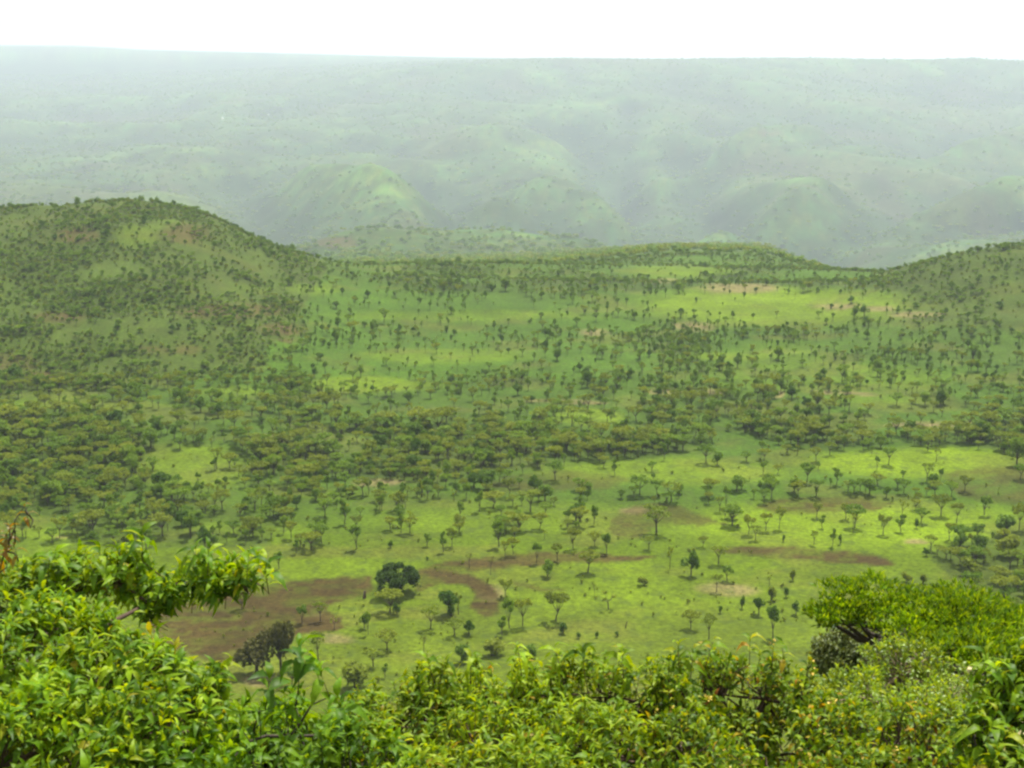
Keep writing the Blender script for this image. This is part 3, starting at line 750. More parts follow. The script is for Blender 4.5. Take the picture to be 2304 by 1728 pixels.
for k, sx_, sy_, hp, wp, lab in HAND + HAND_SHRUB:
    p = hit(sx_, sy_); dist = project(p[0], p[1], p[2])[2]
    m = dist / F
    place_tree(k, p, hp * m / math.cos(math.radians(20)), wp * m, lab)
    placed.append((p[0], p[1], wp * m))

# the huge dark tree
def big_tree():
    p = hit(893, 1336); m = project(*p)[2] / F; W = 108 * m; H = 74 * m
    r = np.random.default_rng(5); T_ = []; C_ = []
    for i in range(26):
        a = r.uniform(0, 6.28); rr = W / 2 * math.sqrt(r.uniform(0.02, 0.72)); zt = H * (0.90 - 0.42 * (rr / (W / 2)) ** 2) * r.uniform(0.75, 1)
        e = np.array((math.cos(a) * rr, math.sin(a) * rr, zt))
        T_.append(tube([(r.uniform(-.5, .5), r.uniform(-.5, .5), 0.8), e * (.5, .5, .55) + (0, 0, .6), e], [0.32, 0.18, 0.06], 5))
        n = 230; q = r.normal(size=(n, 3)); q /= np.linalg.norm(q, axis=1)[:, None]; q *= r.uniform(0.4, 1, n)[:, None] ** 0.4
        C_.append(e + q * np.array((1.9, 1.9, 1.15)) * r.uniform(.75, 1.15))
        if rr > W * 0.25:
            n = 90; C_.append(e + np.stack([r.normal(0, .6, n), r.normal(0, .6, n), -r.uniform(0, 0.62, n) * e[2]], 1))
    T_.append(tube([(0, 0, -.8), (0, 0, .4), (.1, 0, 2.2)], [0.9, 0.65, 0.5], 8)); T_.append(tube([(1.6, .4, -.8), (1.2, .3, 1.5), (.6, .2, 3)], [0.5, .4, .3], 6))
    C = np.concatenate(C_); C = C[C[:, 2] > 0.2]
    root = link("evergreen_tree", None, loc=p, label="huge dark evergreen tree with domed crown at the edge of the large ploughed field", category="tree")
    v, q = join(T_); link("trunk", new_mesh("trunk", v, q, M_BARK, True), root)
    v, q = quads(C, 0.5, 0.2, r); link("crown", new_mesh("crown", v, q, CR_EVER), root)
    placed.append((p[0], p[1], W)); placed.append((p[0] + 4, p[1], W))
big_tree()

# dead snag and reddish stump
def snag(sx_, sy_, h, r0, lean, label, mat, name, cat):
    p = hit(sx_, sy_); root = link(name, None, loc=p, label=label, category=cat)
    v, q = tube([(0, 0, -.3), (lean * .5, 0, h * .5), (lean, 0, h), (lean * 1.02, 0, h + .05)], [r0, r0 * .7, r0 * .45, 0.01], 7)
    link("trunk", new_mesh("trunk", v, q, mat, True), root)
    for a in (0.4, 2.6, 4.4):
        v, q = tube([(lean * .6, 0, h * .6), (lean * .6 + math.cos(a) * .5, math.sin(a) * .5, h * .78)], [r0 * .35, r0 * .12], 4)
        link("branch", new_mesh("branch", v, q, mat, True), root)
snag(1407, 1415, 2.1, 0.2, 0.5, "dark leaning dead snag alone on the lower meadow", M_BARK, "dead_snag", "dead tree")
snag(820, 1346, 2.4, 0.65, 0.2, "reddish-brown broken stump at the left foot of the huge dark tree", M_BARK_RED, "tree_stump", "stump")

# ------------------------------------------------------------------ scattered trees
def scatter(y0, y1, cell, amax, seed, mult=1.0, jit=1.0):
    r = np.random.default_rng(seed); out = []
    yy = y0
    xs, ys_ = [], []
    while yy < y1:
        half = amax * (yy + 30); n = int(2 * half / cell)
        xs.append(-half + (np.arange(n) + r.uniform(0, 1, n)) * cell); ys_.append(yy + r.uniform(0, cell, n)); yy += cell
    X = np.concatenate(xs); Y = np.concatenate(ys_); Z = ground_z(X, Y)
    jx = r.normal(0, 1, len(X)); jy = r.normal(0, 1, len(X)); kj = jit * np.interp(Y, [300, 450, 700], [0, .6, 1])
    c = cover(X, Y, Z, jx * 26 * kj, jy * 11 * kj)
    boost = np.interp(c[1], [640, 680, 850, 900, 1080, 1130, 1230, 1300], [4.5, 8.0, 8.0, 5.4, 5.0, 4.8, 3.0, 1.0]) * np.where((c[0] < 700) & (c[1] < 880), 2.0, 1.0)
    keep = r.uniform(0, 1, len(X)) < c[6] * boost * mult * cell * cell / 100.0
    return X[keep], Y[keep], Z[keep], c[0][keep], c[1][keep], c[6][keep], c[5][keep]

FG = [(-50, 1225), (300, 1210), (480, 1225), (600, 1260), (610, 1400), (760, 1480), (900, 1500), (960, 1470), (1460, 1455), (1850, 1450), (1830, 1390), (1900, 1340), (2200, 1330), (2304, 1380), (2400, 1380)]
fgx, fgy = zip(*FG)
X, Y, Z, SX, SY, DN, LU = scatter(305, 1330, 3.3, 0.46, 3)
rr = np.random.default_rng(17); r2 = np.random.default_rng(23)
kinds = np.empty(len(X), object)
u = rr.uniform(0, 1, len(X)); hillside = ((SX < 640) & (SY < 860)) | (SX > 2000) & (SY < 760) | (SY < 640)
for i in range(len(X)):
    v = u[i]
    if hillside[i]: kinds[i] = 'round' if v < .12 else 'round_mid' if v < .34 else 'olive_shrub' if v < .72 else 'fan' if v < .85 else 'flat_green'
    elif SY[i] < 860: kinds[i] = 'fan' if v < .38 else 'flat' if v < .5 else 'flat_green' if v < .66 else 'round_mid' if v < .75 else 'round' if v < .82 else 'shrub' if v < .92 else 'thin'
    else: kinds[i] = 'flat' if v < .27 else 'flat_green' if v < .44 else 'pale' if v < .56 else 'fan' if v < .78 else 'round_mid' if v < .86 else 'round' if v < .93 else 'thin'
vs = np.exp(rr.normal(0, .24, len(X))); Hh = 5.6 * vs * rr.uniform(.85, 1.15, len(X)); Ww = 6.4 * vs * rr.uniform(.8, 1.2, len(X))
dense = DN > 0.5
Ww = np.where(dense, Ww * 0.88, Ww * 0.86); Hh = np.where(dense, Hh * .92, Hh)
Ww = np.where((kinds == 'fan') | (kinds == 'thin'), Ww * 0.72, Ww)
sm = np.interp(SY, [820, 960], [0.66, 1.0]); Hh = Hh * np.where(hillside, .50, np.sqrt(sm)); Ww = Ww * np.where(hillside, .60, sm); shr = (kinds == 'shrub') | (kinds == 'olive_shrub'); Hh = np.where(shr, Hh * .6, Hh); Ww = np.where(shr, Ww * .62, Ww)
ok = np.ones(len(X), bool)
for px, py, pw in placed:
    ok &= np.hypot(X - px, Y - py) > pw * 0.5 + 3.5
X, Y, Z, SX, SY, kinds, Hh, Ww, dense = [q[ok] for q in (X, Y, Z, SX, SY, kinds, Hh, Ww, dense)]
pxsize = Hh * F / Y
vis = (SX > 10) & (SX < 2294) & (SY > 640) & (SY < np.interp(SX, fgx, fgy) + 10) & ~((kinds == 'shrub') | (kinds == 'olive_shrub'))
order = np.argsort(-(pxsize * vis))
NTREE = 300 - len(HAND) - 1
own = np.zeros(len(X), bool); own[order[:NTREE]] = True

LAND = [("large ploughed field", 560, 1400), ("huge dark evergreen", 890, 1300), ("curved ploughed strip", 1090, 1320), ("straight ploughed strip", 1250, 1255), ("lens-shaped ploughed strip", 1800, 1250),
        ("crested ploughed patch", 1480, 1165), ("grey ploughed patch", 1850, 1135), ("far right brown patch", 2230, 1090), ("fallow among the woods", 1250, 1085),
        ("bright left clearing", 430, 1050), ("small pale bare patch", 610, 990), ("tan bare patch", 1640, 1326), ("left woods", 120, 1100), ("yellow-green clearing", 1330, 938), ("woods behind the evergreen", 850, 1150), ("right slope foot", 2250, 1330)]
KW = {'flat_green': 'green spreading acacias', 'round_mid': 'light rounded trees', 'flat': 'flat-topped acacias', 'fan': 'fan-crowned acacias', 'pale': 'yellowish acacias', 'round': 'dark rounded trees', 'thin': 'sparse thin trees'}
ORD = ["leftmost", "second from left", "third from left", "fourth from left", "fifth from left", "sixth from left", "seventh from left", "eighth from left", "ninth from left", "tenth from left", "eleventh from left", "twelfth from left"]
cells = {}
for i in np.nonzero(own)[0]:
    dd = [(abs(SX[i] - lx) + 2.2 * abs(SY[i] - ly), nm, lx, ly) for nm, lx, ly in LAND]
    _, nm, lx, ly = min(dd)
    dx_, dy_ = SX[i] - lx, (SY[i] - ly) * 2.2
    rel = ("behind" if dy_ < 0 else "in front of") if abs(dy_) > abs(dx_) * 0.7 else ("left of" if dx_ < 0 else "right of")
    cells.setdefault((kinds[i], nm, rel), []).append(i)
for (k, nm, rel), ids in cells.items():
    ids.sort(key=lambda i: SX[i])
    for j, i in enumerate(ids):
        if len(ids) == 1: lab = f"the one of the {KW[k]} {rel} the {nm}"
        elif j == len(ids) - 1: lab = f"rightmost of the {KW[k]} {rel} the {nm}"
        else:
            o_ = ORD[j] if j < len(ids) / 2 or j < 4 else ORD[len(ids) - 1 - j].replace("left", "right")
            lab = f"{o_} of the {KW[k]} {rel} the {nm}"
        place_tree(k, (X[i], Y[i], Z[i]), Hh[i], Ww[i], lab, group=f"{KW[k]} {rel} the {nm}")

def scatter_object(name, pts, protos, which, sc_xy, sc_z, rot, label, low=False, **props):
    me = bpy.data.meshes.new(name); me.vertices.add(len(pts)); me.vertices.foreach_set('co', np.asarray(pts, np.float32).ravel())
    sc_ = np.stack([sc_xy, sc_xy, sc_z], 1).astype(np.float32)
    a = me.attributes.new("size", 'FLOAT_VECTOR', 'POINT'); a.data.foreach_set('vector', sc_.ravel())
    a = me.attributes.new("turn", 'FLOAT', 'POINT'); a.data.foreach_set('value', np.asarray(rot, np.float32))
    a = me.attributes.new("which", 'INT', 'POINT'); a.data.foreach_set('value', np.asarray(which, np.int32))
    o = link(name, me, kind="stuff", label=label, **props)
    ng = bpy.data.node_groups.new(name, 'GeometryNodeTree'); ng.interface.new_socket("Geometry", in_out='INPUT', socket_type='NodeSocketGeometry'); ng.interface.new_socket("Geometry", in_out='OUTPUT', socket_type='NodeSocketGeometry')
    L = ng.links.new; gi = ng.nodes.new('NodeGroupInput'); go = ng.nodes.new('NodeGroupOutput'); jn = ng.nodes.new('GeometryNodeJoinGeometry')
    def attr(nm, ty):
        n = ng.nodes.new('GeometryNodeInputNamedAttribute'); n.data_type = ty; n.inputs[0].default_value = nm
        return [s for s in n.outputs if s.enabled and s.name == "Attribute"][0]
    sz = attr("size", 'FLOAT_VECTOR'); tn = attr("turn", 'FLOAT'); wh = attr("which", 'INT')
    cx = ng.nodes.new('ShaderNodeCombineXYZ'); L(tn, cx.inputs[2])
    for k, objs in enumerate(protos):
        cm = ng.nodes.new('FunctionNodeCompare'); cm.data_type = 'INT'; cm.operation = 'EQUAL'; L(wh, cm.inputs[2]); cm.inputs[3].default_value = k
        jj = ng.nodes.new('GeometryNodeJoinGeometry')
        for ob in objs:
            oi = ng.nodes.new('GeometryNodeObjectInfo'); oi.inputs[0].default_value = ob; oi.transform_space = 'ORIGINAL'; L(oi.outputs["Geometry"], jj.inputs[0])
        ip = ng.nodes.new('GeometryNodeInstanceOnPoints'); L(gi.outputs[0], ip.inputs["Points"]); L(cm.outputs[0], ip.inputs["Selection"]); L(jj.outputs[0], ip.inputs["Instance"])
        L(cx.outputs[0], ip.inputs["Rotation"]); L(sz, ip.inputs["Scale"]); L(ip.outputs[0], jn.inputs[0])
    L(jn.outputs[0], go.inputs[0])
    md = o.modifiers.new("scatter", 'NODES'); md.node_group = ng
    return o

# the source shapes for the woods are trees that stand in the scene
src = {}
for o in COL.objects:
    if o.name.split('.')[0] == "crown" and o.parent:
        for kn, ps in PROTO.items():
            for vi, (t, c) in enumerate(ps):
                if o.data == c and (kn, vi) not in src:
                    tr_ = [q for q in o.parent.children if q != o]
                    src[(kn, vi)] = (tr_[0], o)
keys = list(src)
rest = np.nonzero(~own)[0]
def pick(kn):
    c = [i for i, k in enumerate(keys) if k[0] == kn] or [0]
    return random.choice(c)
scatter_object("woodland", np.stack([X[rest], Y[rest], Z[rest]], 1), [src[k] for k in keys], [pick(kinds[i]) for i in rest], Ww[rest] / 7, Hh[rest] / 6, rr.uniform(0, 6.28, len(rest)),
               "mixed acacia woodland spread over the valley floor and the two near hills")
# small herbs and seedlings dotted over the meadow
HX, HY, HZ, hsx, hsy, hdn, hlu = scatter(310, 900, 4.5, 0.45, 77, 0.0) if False else (None,) * 7
r2 = np.random.default_rng(23); n = 4200
hy = 310 + 520 * r2.uniform(0, 1, n) ** 1.3; hx = r2.uniform(-0.44, 0.44, n) * hy; hz = ground_z(hx, hy)
cl = fbm(hx / 20, hy / 20, 131, 2); kp = cl > 0.5
hx, hy, hz = hx[kp], hy[kp], hz[kp]; s_ = 0.05 + 0.2 * r2.uniform(0, 1, len(hx)) ** 2.2
bi = [i for i, k in enumerate(keys) if k[0] in ('shrub', 'olive_shrub')]; bo = [i for i, k in enumerate(keys) if k[0] == 'olive_shrub']
scatter_object("low_bushes", np.stack([hx, hy, hz], 1), [src[keys[i]] for i in bo], r2.integers(0, len(bo), len(hx)), s_, s_ * r2.uniform(0.7, 1.4, len(hx)), r2.uniform(0, 6.28, len(hx)), "tiny bushes and tall herbs dotted over the grass")

# far wooded slopes
def low_source(kind, seed, mat):
    (tv, tq), (cv, cq) = make_crown_trunk(kind, seed, True)
    return cv, cq, mat
FX, FY, FZ, FSX, FSY, FDN, FLU = scatter(1330, 15000, 20.0, 0.42, 91, 0.09, 0.0)
_r = np.interp(FY, YS, np.arange(len(YS))).astype(int); _c = np.interp(FX / wfun(FY), AS, np.arange(len(AS))).astype(int)
fh = sstep(-22, 16, -(GZ - Zb)[_r, _c])
keep = r2.uniform(0, 1, len(FX)) < (0.42 + 0.55 * fh) * (0.4 + 1.1 * fbm(FX / 170, FY / 280, 141, 4)) * np.interp(FY, [2500, 6000], [1, .12])
FX, FY, FZ = FX[keep], FY[keep], FZ[keep]
def far_tree(sx_, sy_, kind, seed, mat, label):
    p = hit(sx_, sy_); root = link("tree", None, loc=p, label=label, category="tree"); root.scale = (1.1, 1.1, 1.0)
    (tv, tq), (cv, cq) = make_crown_trunk(kind, seed, True)
    return link("trunk", new_mesh("trunk", tv, tq, M_BARK), root), link("crown", new_mesh("crown", cv, cq, mat), root)
far_src = [far_tree(2258, 562, 'round', 401, CR_MID, "bushy tree on the very top of the right hill"),
           far_tree(1985, 134, 'round', 402, CR_MID, "tree showing on the skyline of the plateau, right of the middle"),
           far_tree(1450, 575, 'flat', 403, CR_OLIVE, "tree on the low rise behind the valley's far edge")]
s_ = r2.uniform(0.8, 1.5, len(FX)) * np.interp(FY, [1400, 3000, 7000], [1, 1.3, 1.8])
scatter_object("distant_woodland", np.stack([FX, FY, FZ], 1), [(s[1],) for s in far_src], r2.integers(0, 3, len(FX)), s_ * 1.25, s_ * 0.95, r2.uniform(0, 6.28, len(FX)),
               "hazy scrub woodland covering the far slopes up to the plateau")

# bushes on the steep slope right below
SXs = r2.uniform(-0.5, 0.5, 900); SYs = 26 + 270 * r2.uniform(0, 1, 900) ** 0.8; SXs = SXs * (SYs + 20)
sz_ = ground_z(SXs, SYs); s_ = r2.uniform(0.25, 0.62, 900)
psx, psy, _ = project(SXs, SYs, sz_ + s_ * 5)
kp = psy > np.interp(psx, fgx, fgy) + 70
SXs, SYs, sz_, s_ = SXs[kp], SYs[kp], sz_[kp], s_[kp]
scatter_object("slope_scrub", np.stack([SXs, SYs, sz_], 1), [src[keys[i]] for i in bi], r2.integers(0, len(bi), len(s_)), s_, s_, r2.uniform(0, 6.28, len(s_)), "dense scrub on the steep slope below the near shrubs")

# ------------------------------------------------------------------ far white houses
M_WHITE = plain_material("whitewash", (0.85, 0.84, 0.80)); M_ROOF = plain_material("sheet_roof", (0.75, 0.75, 0.74), 0.3)
def house(sx_, sy_, w, d, h, label):
    p = hit(sx_, sy_); root = link("white_house", None, loc=p, label=label, category="house")
    def bx(x0, x1, y0, y1, z0, z1):
        v = [(x0, y0, z0), (x1, y0, z0), (x1, y1, z0), (x0, y1, z0), (x0, y0, z1), (x1, y0, z1), (x1, y1, z1), (x0, y1, z1)]
        return v, [(0, 3, 2, 1), (4, 5, 6, 7), (0, 1, 5, 4), (1, 2, 6, 5), (2, 3, 7, 6), (3, 0, 4, 7)]
    v, f = bx(-w / 2, w / 2, -d / 2, d / 2, -2, h); link("wall", new_mesh("wall", v, f, M_WHITE), root)
    e = .5; rh = h * .3
    v = [(-w / 2 - e, -d / 2 - e, h + .02), (w / 2 + e, -d / 2 - e, h + .02), (w / 2 + e, d / 2 + e, h + .02), (-w / 2 - e, d / 2 + e, h + .02), (-w / 2 - e, 0, h + rh), (w / 2 + e, 0, h + rh)]
    me = bpy.data.meshes.new("roof"); me.from_pydata(v, [], [(0, 1, 5, 4), (2, 3, 4, 5), (0, 4, 3), (1, 2, 5), (0, 3, 2, 1)]); me.materials.append(M_ROOF); link("roof", me, root)
    v, f = bx(-.6, .6, -d / 2 - .06, -d / 2 - .01, 0, 2.1); link("door", new_mesh("door", v, f, M_BARK_RED), root)
house(501, 270, 8, 7, 13, "tall narrow white building far off on the hazy left plain")
house(602, 260, 14, 8, 5, "low white house right of the tall white one on the hazy plain")
house(1243, 133, 9, 8, 14, "tiny white building on the distant plateau rim near the middle")

# ------------------------------------------------------------------ near shrubs and trees
def leaf_template(width, droop, fold, twist, curlw=0.0):
    st = [0.0, 0.22, 0.5, 0.78, 1.0]; wd = [0.05, 0.78, 1.0, 0.62, 0.0]
    V = []
    for t, w in zip(st, wd):
        cx_ = t - 0.10 * droop * t * t * 1.5; cz = 0.16 * math.sin(t * math.pi) * (0.6 + droop) - droop * 0.62 * t * t
        hw = w * width / 2; tw = twist * t
        if t in (0.0, 1.0): V.append((cx_, 0, cz)); continue
        for s in (-1, 0, 1):
            yy_ = s * hw; zz = fold * hw * abs(s) + tw * yy_
            V.append((cx_, yy_, cz + zz + (curlw * hw * abs(s))))
    T3 = [(0, 2, 1), (0, 3, 2)]
    for k in (1, 4):
        for s in (0, 1):
            a, b_, c, d_ = k + s, k + s + 1, k + s + 4, k + s + 3
            T3 += [(a, b_, c), (a, c, d_)]
    T3 += [(7, 8, 10), (8, 9, 10)]
    return np.array(V, float), np.array(T3)
def templates(width, droops):
    return [leaf_template(width * w_, d_, f_, t_) for d_, w_, f_, t_ in zip(droops, (1, .85, 1.1, .95, 1.05, .9), (.35, .5, .25, .4, .6, .3), (.3, -.5, .1, .8, -.2, -.8))]

# shady openings in the near canopy, where one looks into the inside of the shrubs
HOLES = [(1441, 1540, 28, 36), (1690, 1650, 60, 34), (1740, 1700, 50, 30), (2160, 1560, 36, 22), (350, 1640, 60, 24), (610, 1700, 50, 28), (90, 1690, 70, 24), (470, 1560, 30, 20), (930, 1640, 44, 22), (1130, 1640, 40, 18), (250, 1560, 34, 16), (880, 1700, 40, 22), (1290, 1620, 30, 16), (2230, 1650, 26, 30)]

def near_plant(name, label, category, blobs, base, leaf_len, leaf_w, leaf_mat, bark, n_per_m2, droops=(.2, .5, .8, .4, 1.0, .65), leaves=9, spread=(28, 95), shoot=0.17, parts=300, sprigs=(), flowers=None, seed=1, minpx=10, trunk_r=0.05, hang=0.0, voids=0.40, under=()):
    r = np.random.default_rng(seed)
    B = [(P(a, b, d), np.array(rad)) for a, b, d, rad in list(blobs) + [(ux, uy, 10.4, (.46, .4, .42)) for ux, uy in [(q[0], q[1] + 25) for q in under]]]; n_main = len(blobs)
    bz = float(ground_z(np.array([base[0]]), np.array([base[1]]))[0]); root_p = np.array((base[0], base[1], bz))
    root = link(name, None, loc=root_p, label=label, category=category)
    tips, axes, main_ = [], [], []
    for i, (c, rad) in enumerate(B):
        area = 4 * math.pi * ((rad[0] * rad[1]) ** 1.6 / 3 + (rad[0] * rad[2]) ** 1.6 / 3 + (rad[1] * rad[2]) ** 1.6 / 3) ** (1 / 1.6)
        n = int(area * n_per_m2 * (1.0 if i < n_main else 0.85))
        q = r.normal(size=(n, 3)); q /= np.linalg.norm(q, axis=1)[:, None]
        q = q[(q[:, 2] > -0.45) | (r.uniform(0, 1, len(q)) < .3)]
        lump = 0.70 + 0.60 * fbm(q[:, 0] * 2.2 + i * 3 + 50, q[:, 1] * 2.2 + q[:, 2] * 1.7 + 50, 200 + i, 2)
        k = np.where(r.uniform(0, 1, len(q)) < .3, r.uniform(.45, .9, len(q)), r.uniform(.9, 1.06, len(q))) * lump
        pt = c + q * rad * k[:, None]
        inside = np.zeros(len(pt), bool)
        for j, (c2, rad2) in enumerate(B):
            if j != i: inside |= (((pt - c2) / rad2) ** 2).sum(1) < 0.62
        pt, q = pt[~inside], q[~inside]
        a = q * (0.55, 0.55, 0.5) + np.array((0, 0, .65 - hang)) + r.normal(0, .28, pt.shape); a /= np.linalg.norm(a, axis=1)[:, None]
        tips.append(pt); axes.append(a); main_.append(np.full(len(pt), i < n_main))
    main_ = np.concatenate(main_)
    tips = np.concatenate(tips); axes = np.concatenate(axes)
    gap = (fbm(tips[:, 0] * 2.6 + 40, tips[:, 1] * 2.0 + tips[:, 2] * 2.6 + 40, 500 + seed, 2) < voids) & (r.uniform(0, 1, len(tips)) < .85) & main_
    tx_, ty_, _ = project(tips[:, 0], tips[:, 1], tips[:, 2])
    for ex, ey, ew, eh in HOLES: gap |= main_ & (((tx_ - ex) / ew) ** 2 + ((ty_ - ey) / eh) ** 2 < r.uniform(.5, 1.1, len(tips)))
    tips, axes = tips[~gap], axes[~gap]
    if len(sprigs):
        sp = np.array([P(a, b + 9, d) for a, b, d in sprigs]); tips = np.concatenate([tips, sp]); ax_ = np.tile((0, -.1, 1.0), (len(sp), 1)) + r.normal(0, .12, (len(sp), 3)); axes = np.concatenate([axes, ax_ / np.linalg.norm(ax_, axis=1)[:, None]])
    ns = len(tips)
    # leaves round each shoot
    i_ = np.tile(np.arange(leaves), ns); s_ = np.repeat(np.arange(ns), leaves); f = i_ / (leaves - 1)
    u_ = axes[s_]; ref = np.cross(u_, np.array((0.31, 0.9, 0.2))); ref /= np.linalg.norm(ref, axis=1)[:, None]; ref2 = np.cross(u_, ref)
    az = i_ * 2.399 + np.repeat(r.uniform(0, 6.28, ns), leaves) + r.normal(0, .25, len(i_))
    el_ = np.radians(spread[0] + (spread[1] - spread[0]) * f + r.normal(0, 10, len(f)))
    el_ = np.where(s_ >= ns - len(sprigs), el_ + .35, el_)
    rad_ = ref * np.cos(az)[:, None] + ref2 * np.sin(az)[:, None]
    D = u_ * np.cos(el_)[:, None] + rad_ * np.sin(el_)[:, None]
    pos = tips[s_] - u_ * (shoot * f * r.uniform(.8, 1.2, len(f)))[:, None]
    Nn = u_ * np.sin(el_)[:, None] - rad_ * np.cos(el_)[:, None]
    Nn = Nn + np.array((0, 0, .5)) + r.normal(0, .25, Nn.shape); Nn = Nn - D * (Nn * D).sum(1)[:, None]; Nn /= np.linalg.norm(Nn, axis=1)[:, None]
    Yv = np.cross(Nn, D)
    Ln = leaf_len * r.uniform(.65, 1.15, len(f)) * (0.6 + 0.4 * np.minimum(1, f * 2.5 + .3))
    Ln = np.where(s_ >= ns - len(sprigs), Ln * 1.55, Ln)
    keep = r.uniform(0, 1, len(f)) < .93
    pos, D, Nn, Yv, Ln = pos[keep], D[keep], Nn[keep], Yv[keep], Ln[keep]
    TP = templates(leaf_w, droops); var = r.integers(0, len(TP), len(pos))
    ctr = pos + D * (Ln * .5)[:, None]
    sx1, sy1, dp = project(ctr[:, 0], ctr[:, 1], ctr[:, 2])
    own_ = np.zeros(len(pos), bool)
    if parts:
        inside = (sx1 > 2) & (sx1 < 2302) & (sy1 < 1724) & (sy1 > 0)
        cell = (sx1 // 11).astype(int) * 4000 + (sy1 // 11).astype(int)
        o_ = np.lexsort((dp, cell)); first = np.ones(len(o_), bool); first[1:] = cell[o_][1:] != cell[o_][:-1]
        cand = o_[first]; cand = cand[inside[cand]]
        px_ = Ln[cand] * F / dp[cand] * np.sqrt(1 - (D[cand] * np.array((0, CP, -SP))).sum(1) ** 2 * .8)
        cand = cand[px_ > minpx]; px_ = px_[px_ > minpx]
        own_[cand[np.argsort(-px_)[:parts]]] = True
    tm = [new_mesh("leaf", tv, tt, leaf_mat, True) for tv, tt in TP]
    for j in np.nonzero(own_)[0]:
        o = bpy.data.objects.new("leaf", tm[var[j]])
        Mx = Matrix(((D[j, 0] * Ln[j], Yv[j, 0] * Ln[j], Nn[j, 0] * Ln[j], pos[j, 0] - root_p[0]), (D[j, 1] * Ln[j], Yv[j, 1] * Ln[j], Nn[j, 1] * Ln[j], pos[j, 1] - root_p[1]),
                     (D[j, 2] * Ln[j], Yv[j, 2] * Ln[j], Nn[j, 2] * Ln[j], pos[j, 2] - root_p[2]), (0, 0, 0, 1)))
        o.parent = root; o.matrix_basis = Mx; COL.objects.link(o)
    Vs, Fs = [], []; off = 0
    for k, (tv, tt) in enumerate(TP):
        m = np.nonzero(~own_ & (var == k))[0]
        if not len(m): continue
        v = pos[m][:, None] + Ln[m][:, None, None] * (D[m][:, None] * tv[None, :, 0:1] + Yv[m][:, None] * tv[None, :, 1:2] + Nn[m][:, None] * tv[None, :, 2:3])
        fc = tt[None] + (np.arange(len(m)) * len(tv))[:, None, None] + off
        Vs.append(v.reshape(-1, 3)); Fs.append(fc.reshape(-1, 3)); off += len(m) * len(tv)
    fol = link("foliage", new_mesh("foliage", np.concatenate(Vs) - root_p, np.concatenate(Fs), leaf_mat, True), root, kind="stuff")
    # wood
    heads = []
    E = [c - np.array((0, 0, rad[2] * .25)) for c, rad in B]; lowest = np.argmin([np.linalg.norm(e - root_p) for e in E])
    fork = E[lowest] - np.array((0, 0, .3)); todo = set(range(len(E))); tree_pts = [fork]
    v, q = tube([(0, 0, -.4), (fork - root_p) * .5 + r.normal(0, .08, 3), fork - root_p], [trunk_r * 1.5, trunk_r * 1.2, trunk_r], 7)
    link("trunk", new_mesh("trunk", v, q, bark, True), root)
    while todo:
        a_, b_ = min(((i, j) for i in todo for j in range(len(tree_pts))), key=lambda t: np.linalg.norm(E[t[0]] - tree_pts[t[1]]))
        todo.discard(a_); st, e = tree_pts[b_], E[a_]; tree_pts.append(e); mid = (st + e) / 2 + r.normal(0, .03, 3)
        v, q = tube([st - root_p, mid - root_p, e - root_p], [trunk_r * .55, trunk_r * .4, trunk_r * .3], 5)
        link("branch", new_mesh("branch", v, q, bark, True), root); heads.append(e)
    heads = np.array(heads); tw = []
    for s in range(ns):
        if s % 2 and s < ns - len(sprigs): 
            tw.append(tube([tips[s] - axes[s] * shoot * 1.6, tips[s] - axes[s] * .02], [.0042, .002], 3)); continue
        h_ = heads[np.argmin(((heads - tips[s]) ** 2).sum(1))]; a0 = tips[s] - axes[s] * shoot * 1.5
        tw.append(tube([h_ + (a0 - h_) * .15, h_ * .4 + a0 * .6 + r.normal(0, .03, 3), a0, tips[s] - axes[s] * .01], [.010, .008, .005, .002], 3))
    v, q = join(tw); link("twigs", new_mesh("twigs", v - root_p, q, bark, True), root, kind="stuff")
    if flowers:
        fm, share, fs = flowers
        m = np.nonzero(r.uniform(0, 1, ns) < share)[0]; C = np.concatenate([tips[m] + axes[m] * .02 + r.normal(0, .018, (len(m), 3)) for _ in range(7)])
        v, q = quads(C, fs, 0.3, r, 1.0); link("flower_heads", new_mesh("flower_heads", v - root_p, q, fm), root, kind="stuff")
    return root

G = lambda *a: a
L_LEFT = leaf_material("leaf_bright", [(0, (0.042, 0.106, 0.004)), (.35, (0.099, 0.203, 0.005)), (.7, (0.176, 0.304, 0.007)), (.97, (0.252, 0.357, 0.010)), (1, (0.295, 0.263, 0.02))], .40, .46, .14)
L_DARK = leaf_material("leaf_deep", [(0, (0.034, 0.092, 0.004)), (.5, (0.094, 0.205, 0.006)), (1, (0.164, 0.294, 0.010))], .40, .46, .14)
L_CENTRE = leaf_material("leaf_yellow_green", [(0, (0.046, 0.106, 0.004)), (.3, (0.113, 0.208, 0.005)), (.65, (0.197, 0.310, 0.007)), (.97, (0.274, 0.367, 0.012)), (1, (0.274, 0.189, 0.02))], .40, .46, .14)
L_FLOWER = leaf_material("leaf_golden", [(0, (0.042, 0.099, 0.004)), (.4, (0.104, 0.194, 0.005)), (.8, (0.197, 0.294, 0.007)), (.95, (0.307, 0.347, 0.012)), (.993, (0.329, 0.210, 0.015)), (1, (0.241, 0.095, 0.02))], .40, .46, .14)
L_PALE = leaf_material("leaf_silvery", [(0, (0.069, 0.132, 0.010)), (.5, (0.176, 0.294, 0.018)), (1, (0.274, 0.389, 0.04))], .42, .38, .35)
L_FINE = leaf_material("leaflet_fresh", [(0, (0.034, 0.092, 0.003)), (.5, (0.110, 0.236, 0.005)), (1, (0.207, 0.326, 0.008))], .42, .5, .3)
L_GREY = leaf_material("leaf_grey_green", [(0, (0.057, 0.09, 0.0160)), (.6, (0.098, 0.135, 0.0240)), (1, (0.138, 0.17, 0.0320))], .3, .5, .3)
